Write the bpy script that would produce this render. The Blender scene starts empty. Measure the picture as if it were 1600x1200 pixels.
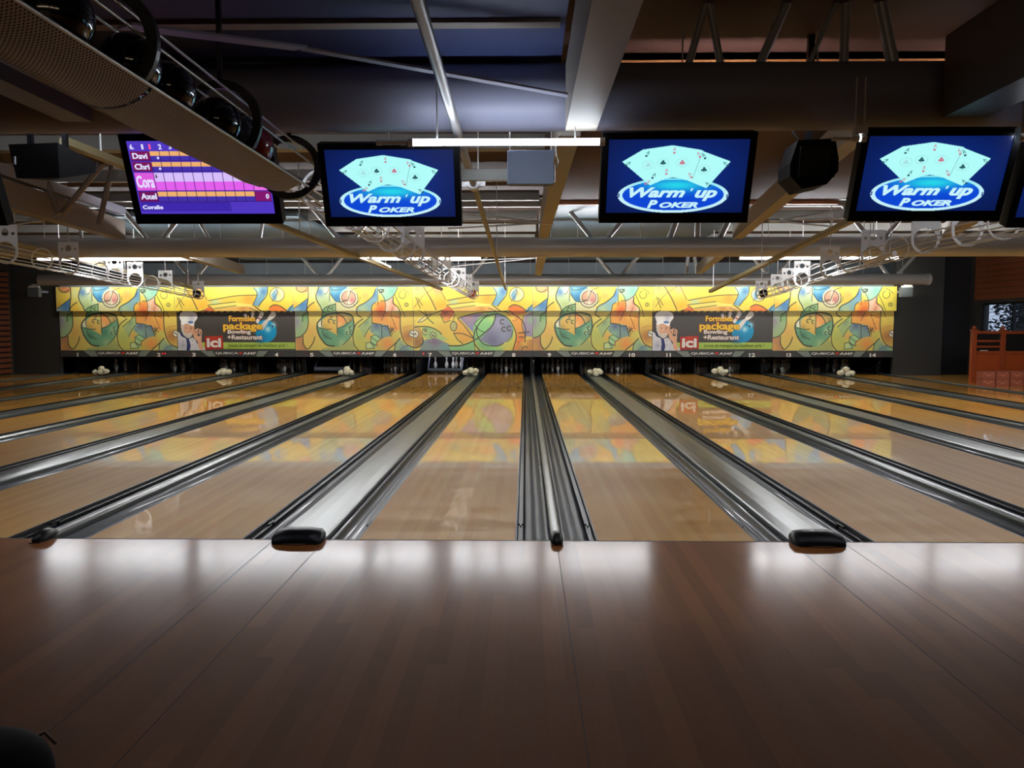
import bpy, bmesh, math, random
import numpy as np
from mathutils import Vector, Matrix
random.seed(7)
PI = math.pi
S = bpy.context.scene
C = S.collection

# ------------------------------------------------------------------ camera
CD, CH, F = 5.127, 1.414, 1240.0            # camera distance behind foul line, height, focal px
cd = bpy.data.cameras.new('camera'); cd.sensor_width = 36; cd.lens = F/1600*36
cd.clip_start = 0.02; cd.clip_end = 300
cam = bpy.data.objects.new('camera', cd); C.objects.link(cam); S.camera = cam
cam.location = (0, -CD, CH)
cam.rotation_euler = (PI/2 - math.atan(92/F), math.radians(0.0), math.atan(21/F))
# ------------------------------------------------------------------ world, exposure
W = bpy.data.worlds.new('world'); S.world = W; W.use_nodes = True
bg = W.node_tree.nodes['Background']; bg.inputs[0].default_value = (.62, .75, 1, 1); bg.inputs[1].default_value = .8
S.view_settings.view_transform = 'Standard'; S.view_settings.look = 'None'
S.view_settings.exposure = 0.0; S.view_settings.gamma = 1.0
try: S.view_settings.use_curve_mapping = False
except Exception: pass
S.cycles.use_denoising = True
S.cycles.max_bounces = 8; S.cycles.diffuse_bounces = 4; S.cycles.glossy_bounces = 4
S.cycles.caustics_reflective = False; S.cycles.caustics_refractive = False
S.cycles.sample_clamp_indirect = 4.0
NEAR_TUBE, ROW_A, ROW_B, ROW_C = 24.0, 62.0, 72.0, 76.0     # emission of the bare tubes
# unseen warm fill light, added behind the camera to lift trough and approach
def area_light(name, loc, rot, sx, sy, power, col):
    l = bpy.data.lights.new(name, 'AREA'); l.shape = 'RECTANGLE'; l.size = sx; l.size_y = sy; l.energy = power; l.color = col
    o = bpy.data.objects.new(name, l); C.objects.link(o); o.location = loc; o.rotation_euler = rot; return o
area_light('rear_fill_light', (0, -9.5, 3.1), (math.radians(25), 0, 0), 8, .6, 50, (1, .78, .52))

_R = cam.rotation_euler.to_matrix()
def P(px, py, d):
    """the point at picture position (px, py) whose distance from the camera along the lanes is d"""
    v = _R @ Vector((px-800, -(py-600), -F))
    return cam.location + v*(d/v.y)

# ------------------------------------------------------------------ materials
def lin(c):
    return tuple(((x/255)/12.92 if x/255 <= .04045 else ((x/255+.055)/1.055)**2.4) for x in c)
MATS = {}
def mat(name, rgb, rough=.5, metal=0.0, coat=0.0, coat_rough=.05, spec=.5, emit=0, ergb=None, noise=None, bump=None):
    if name in MATS: return MATS[name]
    m = bpy.data.materials.new(name); m.use_nodes = True; MATS[name] = m
    nt = m.node_tree; b = nt.nodes['Principled BSDF']
    c = lin(rgb) + (1,)
    b.inputs['Base Color'].default_value = c; b.inputs['Roughness'].default_value = rough; b.inputs['Metallic'].default_value = metal
    b.inputs['Coat Weight'].default_value = coat; b.inputs['Coat Roughness'].default_value = coat_rough
    b.inputs['Specular IOR Level'].default_value = spec
    if emit:
        b.inputs['Emission Color'].default_value = lin(ergb or rgb) + (1,); b.inputs['Emission Strength'].default_value = emit
    if noise:                       # (scale, amount): wear in the colour
        tc = nt.nodes.new('ShaderNodeTexCoord'); n = nt.nodes.new('ShaderNodeTexNoise'); n.inputs['Scale'].default_value = noise[0]; n.inputs['Detail'].default_value = 4
        nt.links.new(tc.outputs['Object'], n.inputs['Vector'])
        mx = nt.nodes.new('ShaderNodeMix'); mx.data_type = 'RGBA'
        k = noise[1]
        mx.inputs[6].default_value = tuple(x*(1-k) for x in c[:3]) + (1,); mx.inputs[7].default_value = tuple(min(1, x*(1+k)) for x in c[:3]) + (1,)
        nt.links.new(n.outputs['Fac'], mx.inputs[0]); nt.links.new(mx.outputs[2], b.inputs['Base Color'])
        if bump:
            bp = nt.nodes.new('ShaderNodeBump'); bp.inputs['Strength'].default_value = bump; bp.inputs['Distance'].default_value = .01
            nt.links.new(n.outputs['Fac'], bp.inputs['Height']); nt.links.new(bp.outputs[0], b.inputs['Normal'])
    return m
def wood_mat(name, cols, strip, rough, coat, coat_rough, seg=1.6, stain=0.0, wav=0.0):
    """boards running along Y, each strip a tone of its own"""
    m = bpy.data.materials.new(name); m.use_nodes = True; nt = m.node_tree; L = nt.links.new; N = nt.nodes.new
    b = nt.nodes['Principled BSDF']; b.inputs['Specular IOR Level'].default_value = .2; b.inputs['Coat IOR'].default_value = 1.62 if coat > .5 else 1.5; tc = N('ShaderNodeTexCoord'); sp = N('ShaderNodeSeparateXYZ'); L(tc.outputs['Object'], sp.inputs[0])
    def math_(op, a, bb=None):
        n = N('ShaderNodeMath'); n.operation = op
        for i, v in enumerate((a, bb)):
            if v is None: continue
            if isinstance(v, (int, float)): n.inputs[i].default_value = v
            else: L(v, n.inputs[i])
        return n.outputs[0]
    ix = math_('FLOOR', math_('DIVIDE', sp.outputs[0], strip))
    wn = N('ShaderNodeTexWhiteNoise'); wn.noise_dimensions = '1D'; L(ix, wn.inputs['W'])
    iy = math_('FLOOR', math_('ADD', math_('DIVIDE', sp.outputs[1], seg), math_('MULTIPLY', wn.outputs['Value'], 7.3)))
    cb = N('ShaderNodeCombineXYZ'); L(ix, cb.inputs[0]); L(iy, cb.inputs[1])
    w2 = N('ShaderNodeTexWhiteNoise'); w2.noise_dimensions = '2D'; L(cb.outputs[0], w2.inputs['Vector'])
    mp = N('ShaderNodeMapping'); mp.inputs['Scale'].default_value = (60, 1.6, 1); L(tc.outputs['Object'], mp.inputs[0])
    ns = N('ShaderNodeTexNoise'); ns.inputs['Scale'].default_value = 1; ns.inputs['Detail'].default_value = 3; L(mp.outputs[0], ns.inputs['Vector'])
    f = math_('ADD', math_('MULTIPLY', w2.outputs['Value'], .65), math_('MULTIPLY', ns.outputs['Fac'], .4))
    cr = N('ShaderNodeValToRGB'); cr.color_ramp.elements[0].color = lin(cols[0]) + (1,); cr.color_ramp.elements[1].color = lin(cols[2]) + (1,)
    e = cr.color_ramp.elements.new(.5); e.color = lin(cols[1]) + (1,); L(f, cr.inputs[0])
    L(cr.outputs[0], b.inputs['Base Color'])
    b.inputs['Roughness'].default_value = rough; b.inputs['Coat Weight'].default_value = coat; b.inputs['Coat Roughness'].default_value = coat_rough
    n2 = N('ShaderNodeTexNoise'); n2.inputs['Scale'].default_value = 1.3; L(tc.outputs['Object'], n2.inputs['Vector'])
    if stain:
        mr = N('ShaderNodeMapRange'); mr.inputs[3].default_value = coat_rough*(1-stain); mr.inputs[4].default_value = coat_rough*(1+stain); L(n2.outputs['Fac'], mr.inputs[0]); L(mr.outputs[0], b.inputs['Coat Roughness'])
    if wav:
        n3 = N('ShaderNodeTexNoise'); n3.inputs['Scale'].default_value = 9; n3.inputs['Detail'].default_value = 3; L(tc.outputs['Object'], n3.inputs['Vector'])
        bp = N('ShaderNodeBump'); bp.inputs['Strength'].default_value = wav; bp.inputs['Distance'].default_value = .002; L(n3.outputs['Fac'], bp.inputs['Height']); L(bp.outputs[0], b.inputs['Coat Normal'])
    MATS[name] = m; return m
def paint_mat(name, rough=.35, emit=0.0, base=True):
    """the colour the mesh itself carries (painted artwork, or a lit screen)"""
    m = bpy.data.materials.new(name); m.use_nodes = True; nt = m.node_tree; b = nt.nodes['Principled BSDF']
    a = nt.nodes.new('ShaderNodeVertexColor'); a.layer_name = 'art'
    if base: nt.links.new(a.outputs[0], b.inputs['Base Color'])
    else: b.inputs['Base Color'].default_value = (.01, .01, .015, 1)
    b.inputs['Roughness'].default_value = rough
    if emit: nt.links.new(a.outputs[0], b.inputs['Emission Color']); b.inputs['Emission Strength'].default_value = emit
    MATS[name] = m; return m

lane_wood = wood_mat('lane wood', ((208, 144, 58), (222, 162, 72), (232, 178, 90)), .056, .5, .9, .018, seg=4.5, stain=.3)
approach_wood = wood_mat('approach wood', ((116, 64, 16), (128, 72, 20), (139, 81, 27)), .082, .7, .27, .15, seg=1.9, stain=.25, wav=.2)
gut_m = mat('gutter plastic', (30, 38, 46), .4, coat=.12, coat_rough=.06, spec=.12, noise=(3, .25))
cover_m = mat('brushed cover', (104, 107, 102), .3, metal=.4, noise=(7, .12))
blackp = mat('black plastic', (9, 10, 13), .4, spec=.2)
blackm = mat('matt black', (14, 14, 15), .8)
edge_m = mat('black edge', (20, 20, 20), .5)
steel = mat('painted steel', (172, 172, 170), .36, metal=.25, noise=(2, .06))
steel_d = mat('blue grey steel', (136, 138, 158), .5)  # near truss chord: its shade and bluish tube glow put into the grey
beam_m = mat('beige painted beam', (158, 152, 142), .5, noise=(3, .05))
olive_m = mat('yellow grey rail', (150, 140, 104), .45, metal=.2)
purlin_m = mat('galvanised purlin', (132, 130, 124), .4, metal=.2)
ceil_m = mat('brown ceiling board', (70, 54, 50), .8, noise=(1.5, .1))
redb_m = mat('red brown ceiling board', (66, 34, 25), .7, noise=(1.5, .12))
teal_m = mat('slate blue board', (66, 82, 92), .55, noise=(.8, .06))
navy_m = mat('navy soffit', (58, 68, 110), .6, noise=(.8, .1))
white_m = mat('white enamel', (232, 232, 230), .35)
whiteb_m = mat('silver wire', (205, 205, 203), .3, metal=.4)
tube_dim = mat('unlit white tube', (225, 225, 218), .3)
hoopb_m = mat('black enamel', (26, 26, 34), .35)
wall_m = mat('charcoal wall', (46, 47, 45), .75, noise=(1, .08))
bwall_m = mat('grey blue wall', (120, 130, 140), .7, noise=(2, .15))
oak_m = mat('orange stained wood', (150, 66, 28), .4, coat=.3, noise=(6, .18))
slat_m = mat('brown timber slat', (120, 66, 42), .55, noise=(5, .2))
pin_m = mat('pin plastic', (222, 222, 216), .25, coat=.5)
red_m = mat('red paint', (190, 40, 34), .4)
cloth_m = mat('cream cloth', (226, 220, 190), .85, noise=(14, .08), bump=.4)
strip_m = mat('dark grey strip', (62, 66, 66), .4)
strip2_m = mat('grey green chevron', (128, 142, 134), .4)
let_w = mat('white lettering', (238, 238, 232), .5)
let_y = mat('yellow lettering', (245, 210, 70), .5)
let_g = mat('olive lettering', (112, 126, 40), .5)
let_r = mat('red lettering edge', (176, 50, 34), .5)
led_m = mat('dim red lamp', (120, 24, 24), .4)
led_on = mat('lit red lamp', (255, 40, 50), .4, emit=1.2)
def tube_mat(name, s, rgb=(232, 242, 255)):
    return mat(name, (240, 240, 240), .4, emit=s, ergb=rgb)
tube_near = tube_mat('near tube glow', NEAR_TUBE)
tube_a = tube_mat('middle tube glow', ROW_A, (244, 246, 250))
tube_b = tube_mat('far tube glow', ROW_B, (255, 250, 236))
# perforated sheet
perf_m = bpy.data.materials.new('perforated sheet'); perf_m.use_nodes = True
def _perf():
    nt = perf_m.node_tree; N = nt.nodes.new; L = nt.links.new
    b = nt.nodes['Principled BSDF']; b.inputs['Base Color'].default_value = lin((132, 114, 98)) + (1,); b.inputs['Roughness'].default_value = .45; b.inputs['Metallic'].default_value = .35
    uv = N('ShaderNodeUVMap'); uv.uv_map = 'sheet'; sp = N('ShaderNodeSeparateXYZ'); L(uv.outputs[0], sp.inputs[0])
    def sn(o):
        a = N('ShaderNodeMath'); a.operation = 'MULTIPLY'; a.inputs[1].default_value = PI/.0085; L(o, a.inputs[0])
        s = N('ShaderNodeMath'); s.operation = 'SINE'; L(a.outputs[0], s.inputs[0]); return s.outputs[0]
    m = N('ShaderNodeMath'); m.operation = 'MULTIPLY'; L(sn(sp.outputs[0]), m.inputs[0]); L(sn(sp.outputs[1]), m.inputs[1])
    g = N('ShaderNodeMath'); g.operation = 'GREATER_THAN'; g.inputs[1].default_value = .5; L(m.outputs[0], g.inputs[0])
    t = N('ShaderNodeBsdfDiffuse'); t.inputs[0].default_value = (.006, .005, .004, 1); mx = N('ShaderNodeMixShader'); L(g.outputs[0], mx.inputs[0]); L(b.outputs[0], mx.inputs[1]); L(t.outputs[0], mx.inputs[2])
    L(mx.outputs[0], nt.nodes['Material Output'].inputs['Surface'])
_perf()

NW = ['zero', 'one', 'two', 'three', 'four', 'five', 'six', 'seven', 'eight', 'nine', 'ten', 'eleven', 'twelve', 'thirteen', 'fourteen']
# ------------------------------------------------------------------ builders
def empty(name, loc=(0, 0, 0), label=None, cat=None, group=None, rz=0):
    o = bpy.data.objects.new(name, None); C.objects.link(o); o.location = loc; o.rotation_euler = (0, 0, rz); o.empty_display_size = .1
    tag(o, label, cat, group); return o
def tag(o, label=None, cat=None, group=None, kind=None):
    if label: o['label'] = label
    if cat: o['category'] = cat
    if group: o['group'] = group
    if kind: o['kind'] = kind
    return o
class MB:
    """collects shapes given in WORLD coordinates; build() makes one mesh whose origin is org (or its parent's)"""
    def __init__(s): s.v = []; s.f = []; s.m = []; s.sm = []; s.cur = 0
    def add(s, vs, fs, smooth=False):
        o = len(s.v); s.v += [tuple(v) for v in vs]
        for f in fs: s.f.append(tuple(o+i for i in f)); s.m.append(s.cur); s.sm.append(smooth)
        return s
    def box(s, x0, x1, y0, y1, z0, z1, bev=0):
        if bev:
            bm = bmesh.new(); bmesh.ops.create_cube(bm, size=1)
            for v in bm.verts: v.co = Vector(((x0+x1)/2+v.co.x*(x1-x0), (y0+y1)/2+v.co.y*(y1-y0), (z0+z1)/2+v.co.z*(z1-z0)))
            bmesh.ops.bevel(bm, geom=bm.edges[:], offset=bev, segments=2, affect='EDGES', profile=.5)
            bm.verts.index_update(); s.add([v.co.copy() for v in bm.verts], [[v.index for v in f.verts] for f in bm.faces], False); bm.free(); return s
        vs = [(x, y, z) for z in (z0, z1) for y in (y0, y1) for x in (x0, x1)]
        return s.add(vs, [(0, 2, 3, 1), (4, 5, 7, 6), (0, 1, 5, 4), (2, 6, 7, 3), (0, 4, 6, 2), (1, 3, 7, 5)])
    def bar(s, a, b, w, h, up=(0, 0, 1)):
        a = Vector(a); b = Vector(b); t = (b-a).normalized(); u = Vector(up)
        r = t.cross(u).normalized(); u = r.cross(t).normalized()
        vs = [p + r*(i*w/2) + u*(j*h/2) for p in (a, b) for i, j in ((-1, -1), (1, -1), (1, 1), (-1, 1))]
        return s.add(vs, [(0, 3, 2, 1), (4, 5, 6, 7), (0, 1, 5, 4), (1, 2, 6, 5), (2, 3, 7, 6), (3, 0, 4, 7)])
    def tube(s, pts, r, n=12, closed=False, cap=True):
        pts = [Vector(p) for p in pts]; k = len(pts); rr = r if isinstance(r, (list, tuple)) else [r]*k
        vs = []; ref = None
        for i, p in enumerate(pts):
            t = ((pts[(i+1) % k]-pts[i-1]) if closed else (pts[min(i+1, k-1)]-pts[max(i-1, 0)])).normalized()
            if ref is None: ref = Vector((0, 0, 1)) if abs(t.z) < .9 else Vector((1, 0, 0))
            a = t.cross(ref).normalized(); b = a.cross(t).normalized(); ref = b
            vs += [p + (a*math.cos(2*PI*j/n) + b*math.sin(2*PI*j/n))*rr[i] for j in range(n)]
        fs = [(i*n+j, i*n+(j+1) % n, ((i+1) % k)*n+(j+1) % n, ((i+1) % k)*n+j) for i in range(k if closed else k-1) for j in range(n)]
        s.add(vs, fs, True)
        if cap and not closed:
            s.add(vs[:n], [tuple(range(n))[::-1]]); s.add(vs[-n:], [tuple(range(n))])
        return s
    def ring(s, c, R, r, n=32, m=8, axis='Y'):
        c = Vector(c); f = {'Y': lambda a: Vector((math.cos(a), 0, math.sin(a))), 'Z': lambda a: Vector((math.cos(a), math.sin(a), 0))}[axis]
        ax = Vector((0, 1, 0)) if axis == 'Y' else Vector((0, 0, 1)); vs = []
        for i in range(n):
            d = f(2*PI*i/n)
            vs += [c + d*(R+r*math.cos(2*PI*j/m)) + ax*(r*math.sin(2*PI*j/m)) for j in range(m)]
        return s.add(vs, [(i*m+j, i*m+(j+1) % m, ((i+1) % n)*m+(j+1) % m, ((i+1) % n)*m+j) for i in range(n) for j in range(m)], True)
    def lathe(s, prof, c, n=20, smooth=True):
        c = Vector(c); k = len(prof)
        vs = [c + Vector((r*math.cos(2*PI*j/n), r*math.sin(2*PI*j/n), z)) for r, z in prof for j in range(n)]
        return s.add(vs, [(i*n+j, i*n+(j+1) % n, (i+1)*n+(j+1) % n, (i+1)*n+j) for i in range(k-1) for j in range(n)], smooth)
    def extrude_y(s, prof, y0, y1, smooth=False, cap=True, closed=True):
        """profile of (x, z) points swept along Y"""
        k = len(prof); vs = [(x, y, z) for y in (y0, y1) for x, z in prof]
        s.add(vs, [(i, i+k, (i+1) % k + k, (i+1) % k) for i in range(k if closed else k-1)], smooth)
        if cap and closed:
            s.add(vs[:k], [tuple(range(k))]); s.add(vs[k:], [tuple(range(k-1, -1, -1))])
        return s
    def plate(s, poly, y0, y1):
        """polygon of (x, z) points as a plate between y0 and y1"""
        return s.extrude_y(poly, y0, y1)
    def sphere(s, c, r, n=20, m=12, sc=(1, 1, 1)):
        c = Vector(c); vs = [c + Vector((0, 0, -r*sc[2]))]
        for i in range(1, m):
            a = -PI/2 + PI*i/m
            vs += [c + Vector((r*sc[0]*math.cos(a)*math.cos(2*PI*j/n), r*sc[1]*math.cos(a)*math.sin(2*PI*j/n), r*sc[2]*math.sin(a))) for j in range(n)]
        vs.append(c + Vector((0, 0, r*sc[2])))
        fs = [(0, 1+(j+1) % n, 1+j) for j in range(n)]
        fs += [(1+i*n+j, 1+i*n+(j+1) % n, 1+(i+1)*n+(j+1) % n, 1+(i+1)*n+j) for i in range(m-2) for j in range(n)]
        e = len(vs)-1; fs += [(1+(m-2)*n+j, 1+(m-2)*n+(j+1) % n, e) for j in range(n)]
        return s.add(vs, fs, True)
    def build(s, name, mats, parent=None, org=None, kind=None):
        if not isinstance(mats, (list, tuple)): mats = [mats]
        if org is None: org = world_loc(parent) if parent else Vector((0, 0, 0))
        org = Vector(org)
        me = bpy.data.meshes.new(name)
        me.from_pydata([tuple(Vector(v)-org) for v in s.v], [], s.f)
        for m in mats: me.materials.append(m)
        me.polygons.foreach_set('material_index', s.m); me.polygons.foreach_set('use_smooth', s.sm); me.update()
        o = bpy.data.objects.new(name, me); C.objects.link(o)
        if parent: o.parent = parent; o.location = org - world_loc(parent)
        else: o.location = org
        if kind: o['kind'] = kind
        return o
def world_loc(o):
    v = Vector(o.location)
    while o.parent: o = o.parent; v += Vector(o.location)
    return v
def structure(name, mb, m): return mb.build(name, m, kind='structure')
def copy_tree(o, parent=None):
    c = o.copy(); C.objects.link(c); c.parent = parent
    for ch in [x for x in C.objects if x.parent is o]: copy_tree(ch, c)
    return c
_tc = {}
def text(s, x0, x1, z0, z1, y, m, parent, name='lettering', bold=0.0, shear=0.0, depth=.004, backing=None, fix=None):
    """letters fitted in the box x0..x1, z0..z1 on a sign that faces -Y (world coordinates)"""
    def mk(off, yy, mm, nm):
        cu = bpy.data.curves.new('lettering', 'FONT'); cu.body = s; cu.size = 1; cu.offset = off; cu.shear = shear; cu.extrude = .01; cu.resolution_u = 3
        t = bpy.data.objects.new('lettering', cu); C.objects.link(t)
        dg = bpy.context.evaluated_depsgraph_get(); me = bpy.data.meshes.new_from_object(t.evaluated_get(dg))
        bpy.data.objects.remove(t); bpy.data.curves.remove(cu)
        return me
    me = mk(bold, y, m, name)
    xs = [v.co.x for v in me.vertices]; ys = [v.co.y for v in me.vertices]
    ax, bx, ay, by = min(xs), max(xs), min(ys), max(ys)
    org = world_loc(parent) if parent else Vector((0, 0, 0))
    def place(me, yy, mm, nm):
        for v in me.vertices:
            x, q, e = v.co
            v.co = Vector((x0+(x-ax)/(bx-ax)*(x1-x0), yy - (depth if e > 0 else 0), z0+(q-ay)/(by-ay)*(z1-z0))) - org
        me.materials.clear(); me.materials.append(mm); me.update()
        o = bpy.data.objects.new(nm, me); C.objects.link(o); o.parent = parent; return o
    if backing: place(mk(bold+backing[1], y, m, name), y, backing[0], name)
    return place(me, y-(.003 if backing else 0), m, name)

# ------------------------------------------------------------------ raster painter for the printed art and the screens
class Art:
    ink = 1.0
    def __init__(s, x0, x1, y0, y1, w, h, bgc):
        s.b = (x0, x1, y0, y1); s.w = w; s.h = h
        s.X, s.Y = np.meshgrid(x0+(np.arange(w)+.5)/w*(x1-x0), y0+(np.arange(h)+.5)/h*(y1-y0))
        s.a = np.zeros((h, w, 3)); s.a[:] = bgc
        s.px = (x1-x0)/w
    def mix(s, m, c): s.a = s.a*(1-m[..., None]) + np.array(c, float)*m[..., None]
    def blob(s, x, y, rx, ry, c, k=1.0): s.mix(np.clip(k*np.exp(-(((s.X-x)/rx)**2+((s.Y-y)/ry)**2)), 0, 1), c); return s
    def inside(s, poly):
        r = np.zeros(s.X.shape, bool); n = len(poly)
        for i in range(n):
            (x1, y1), (x2, y2) = poly[i], poly[(i+1) % n]
            if y1 == y2: continue
            c = ((s.Y < y1) != (s.Y < y2)) & (s.X < (x2-x1)*(s.Y-y1)/(y2-y1)+x1); r ^= c
        return r
    def poly(s, p, c, k=1.0, smooth=False, shade=None):
        if smooth: p = curve(p, True)
        m = s.inside(p).astype(float)*k
        if shade is not None:     # (colour, x, y, r): second watercolour tone inside the shape
            for (c2, x, y, r) in shade:
                pass
            s.mix(m, c)
            for (c2, x, y, r) in shade: s.mix(m*np.exp(-(((s.X-x)**2+(s.Y-y)**2)/r**2)), c2)
        else: s.mix(m, c)
        return s
    def ell(s, x, y, rx, ry, c, k=1.0, a0=0, a1=360): 
        s.mix((((s.X-x)/rx)**2+((s.Y-y)/ry)**2 < 1).astype(float)*k, c); return s
    def line(s, p, t, c=(20, 30, 28), k=.95, smooth=True):
        if smooth and len(p) > 2: p = curve(p, False)
        D = np.full(s.X.shape, 1e9)
        for (x1, y1), (x2, y2) in zip(p[:-1], p[1:]):
            dx, dy = x2-x1, y2-y1; L = dx*dx+dy*dy+1e-9
            u = np.clip(((s.X-x1)*dx+(s.Y-y1)*dy)/L, 0, 1); D = np.minimum(D, np.hypot(s.X-x1-u*dx, s.Y-y1-u*dy))
        t = t*s.ink; s.mix(np.clip((t/2+s.px*.5-D)/s.px, 0, 1)*k, c); return s
    def arc(s, x, y, rx, ry, a0, a1, t, c=(34, 44, 40), k=.92):
        p = [(x+rx*math.cos(math.radians(a0+(a1-a0)*i/24)), y-ry*math.sin(math.radians(a0+(a1-a0)*i/24))) for i in range(25)]
        return s.line(p, t, c, k, False)
    def mesh(s, name, W, H, mt, rows=None, back=None, pale=0.0):
        """a board W x H m facing -Y, lower left corner at its origin"""
        a = s.a if rows is None else s.a[rows[0]:rows[1]]
        h, w = a.shape[:2]
        a = a*(1-pale)+np.array((248, 240, 200.))*pale
        a = np.clip(a, 0, 255)/255.0; l = np.where(a <= .04045, a/12.92, ((a+.055)/1.055)**2.4)
        xs = np.linspace(0, W, w+1); zs = np.linspace(H, 0, h+1)
        gx, gz = np.meshgrid(xs, zs); v = np.stack([gx.ravel(), np.zeros(gx.size), gz.ravel()], 1)
        i = np.arange(h)[:, None]*(w+1)+np.arange(w)[None, :]
        q = np.stack([i+w+1, i+w+2, i+1, i], -1).reshape(-1, 4)
        nv = len(v); t = .03
        ex = [(0, t, 0), (W, t, 0), (W, t, H), (0, t, H), (0, 0, 0), (W, 0, 0), (W, 0, H), (0, 0, H)]
        fx = [(1, 0, 3, 2), (0, 1, 5, 4), (1, 2, 6, 5), (2, 3, 7, 6), (3, 0, 4, 7)]
        me = bpy.data.meshes.new(name)
        me.from_pydata([tuple(map(float, p)) for p in v]+ex, [], [tuple(map(int, f)) for f in q]+[tuple(nv+k for k in f) for f in fx])
        me.materials.append(mt); me.materials.append(back or blackm)
        mi = [0]*len(q)+[1]*5; me.polygons.foreach_set('material_index', mi)
        ca = me.color_attributes.new('art', 'FLOAT_COLOR', 'CORNER')
        col = np.ones((len(q)*4+20, 4), np.float32); col[:len(q)*4, :3] = np.repeat(l.reshape(-1, 3), 4, 0); col[len(q)*4:, :3] = .02
        ca.data.foreach_set('color', col.ravel()); me.update()
        return me
def curve(p, closed, k=8):
    n = len(p); out = []
    for i in range(n if closed else n-1):
        g = (lambda j: p[j % n]) if closed else (lambda j: p[min(max(j, 0), n-1)])
        a, b, c, d = g(i-1), g(i), g(i+1), g(i+2)
        for j in range(k):
            t = j/k
            out.append(tuple(.5*(2*b[q]+(c[q]-a[q])*t+(2*a[q]-5*b[q]+4*c[q]-d[q])*t*t+(3*b[q]-a[q]-3*c[q]+d[q])*t**3) for q in (0, 1)))
    if not closed: out.append(tuple(p[-1]))
    return out

# ================================================================== THE SETTING
PW, LW, NG = 3.39, 1.0541, .523               # pair pitch, lane width, narrow gap
WG = PW - 2*LW - NG                            # wide gap inside a pair
X0 = .206 - 4*PW
YE = 23.35 - CD                                # where the bright boards end
YM = 22.6 - CD                                 # plane of the masking panels
YB = 26.2 - CD
XL, XR = -14.75, 12.75                         # side walls
ZC = 3.45
mb = MB(); mb.box(XL, XR, -12, YB, -.30, -.20); structure('floor', mb, mat('dark subfloor', (30, 28, 27), .8))
mb = MB(); mb.box(XL-.2, XR+.2, -12, YB+.2, ZC+.0, ZC+.15); structure('ceiling', mb, ceil_m)
mb = MB(); mb.box(XL-.2, XR+.2, YB, YB+.2, -.3, ZC); structure('wall_back', mb, bwall_m)
mb = MB(); mb.box(XL-.2, XR+.2, -12.2, -12, -.3, ZC); structure('wall_behind', mb, wall_m)
mb = MB(); mb.box(XL-.2, XL, -12, YB, -.3, ZC)
structure('wall_left', mb, wall_m)
# horizontal timber slats on the left wall
t = empty('timber_cladding', (XL, 14, 0), 'brown horizontal timber slat cladding on the left wall beside lane one', 'wall cladding')
m_ = MB(); m_.box(XL+.002, XL+.03, -1, 17.3, .02, 2.95); m_.build('backing_board', blackm, t)
for k in range(19):
    MB().box(XL+.03, XL+.075, -1, 17.3, .06+k*.152, .06+k*.152+.098).build('slat', slat_m, t)
# right wall with a window opening
wy0, wy1, wz0, wz1 = 14.6, 17.35, 1.0, 2.02
mb = MB(); mb.box(XR, XR+.2, -12, wy0, -.3, ZC); mb.box(XR, XR+.2, wy1, YB, -.3, ZC); mb.box(XR, XR+.2, wy0, wy1, -.3, wz0); mb.box(XR, XR+.2, wy0, wy1, wz1, ZC)
structure('wall_right', mb, wall_m)
w = empty('window_1', (XR, (wy0+wy1)/2, wz0)); w['kind'] = 'structure'
fm = MB()
for a in (wy0, (wy0+wy1)/2-.02, wy1-.05): fm.box(XR+.02, XR+.09, a, a+.05, wz0, wz1)
fm.box(XR+.02, XR+.09, wy0, wy1, wz0, wz0+.05); fm.box(XR+.02, XR+.09, wy0, wy1, wz1-.05, wz1)
fm.build('window_frame', blackp, w)
gl = bpy.data.materials.new('window glass'); gl.use_nodes = True
g_ = gl.node_tree; tb = g_.nodes.new('ShaderNodeBsdfTransparent'); gb = g_.nodes.new('ShaderNodeBsdfGlossy'); gb.inputs['Roughness'].default_value = .02
mx = g_.nodes.new('ShaderNodeMixShader'); mx.inputs[0].default_value = .08
g_.links.new(tb.outputs[0], mx.inputs[1]); g_.links.new(gb.outputs[0], mx.inputs[2]); g_.links.new(mx.outputs[0], g_.nodes['Material Output'].inputs[0])
MB().box(XR+.05, XR+.056, wy0, wy1, wz0, wz1).build('window_pane', gl, w)
# the tree outside: branches and leaves
tr = empty('conifer_tree', (XR+4.0, 22.0, -.3), 'dark conifer branches seen through the window behind the wooden railing', 'tree')
tm = MB(); tm.tube([(XR+4, 22.0, -.3), (XR+4.05, 22.1, 2), (XR+4, 22.0, 5)], [.14, .12, .05], 8)
tm.build('trunk', mat('bark', (38, 32, 28), .9), tr)
fo = MB(); rr = random.Random(3)
for i in range(700):
    a = rr.uniform(0, 2*PI); z = rr.uniform(.2, 4.6); L = rr.uniform(.5, 1.9)*(1-.13*z)
    p = Vector((XR+4, 22.0, z)); q = p + Vector((math.cos(a)*L, math.sin(a)*L*1.4, -rr.uniform(.0, .5)))
    for j in range(7):
        c = p.lerp(q, .25+.75*j/6); s_ = .05+rr.random()*.07
        d = Vector((rr.uniform(-1, 1), rr.uniform(-1, 1), rr.uniform(-.8, .3)))*s_*1.8
        e = Vector((rr.uniform(-1, 1), rr.uniform(-1, 1), rr.uniform(-1, 1)))*s_*.5
        fo.add([c, c+d+e, c+d*1.3, c+d-e], [(0, 1, 2, 3)])
fo.build('foliage', mat('conifer needles', (30, 40, 44), .8), tr)
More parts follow.
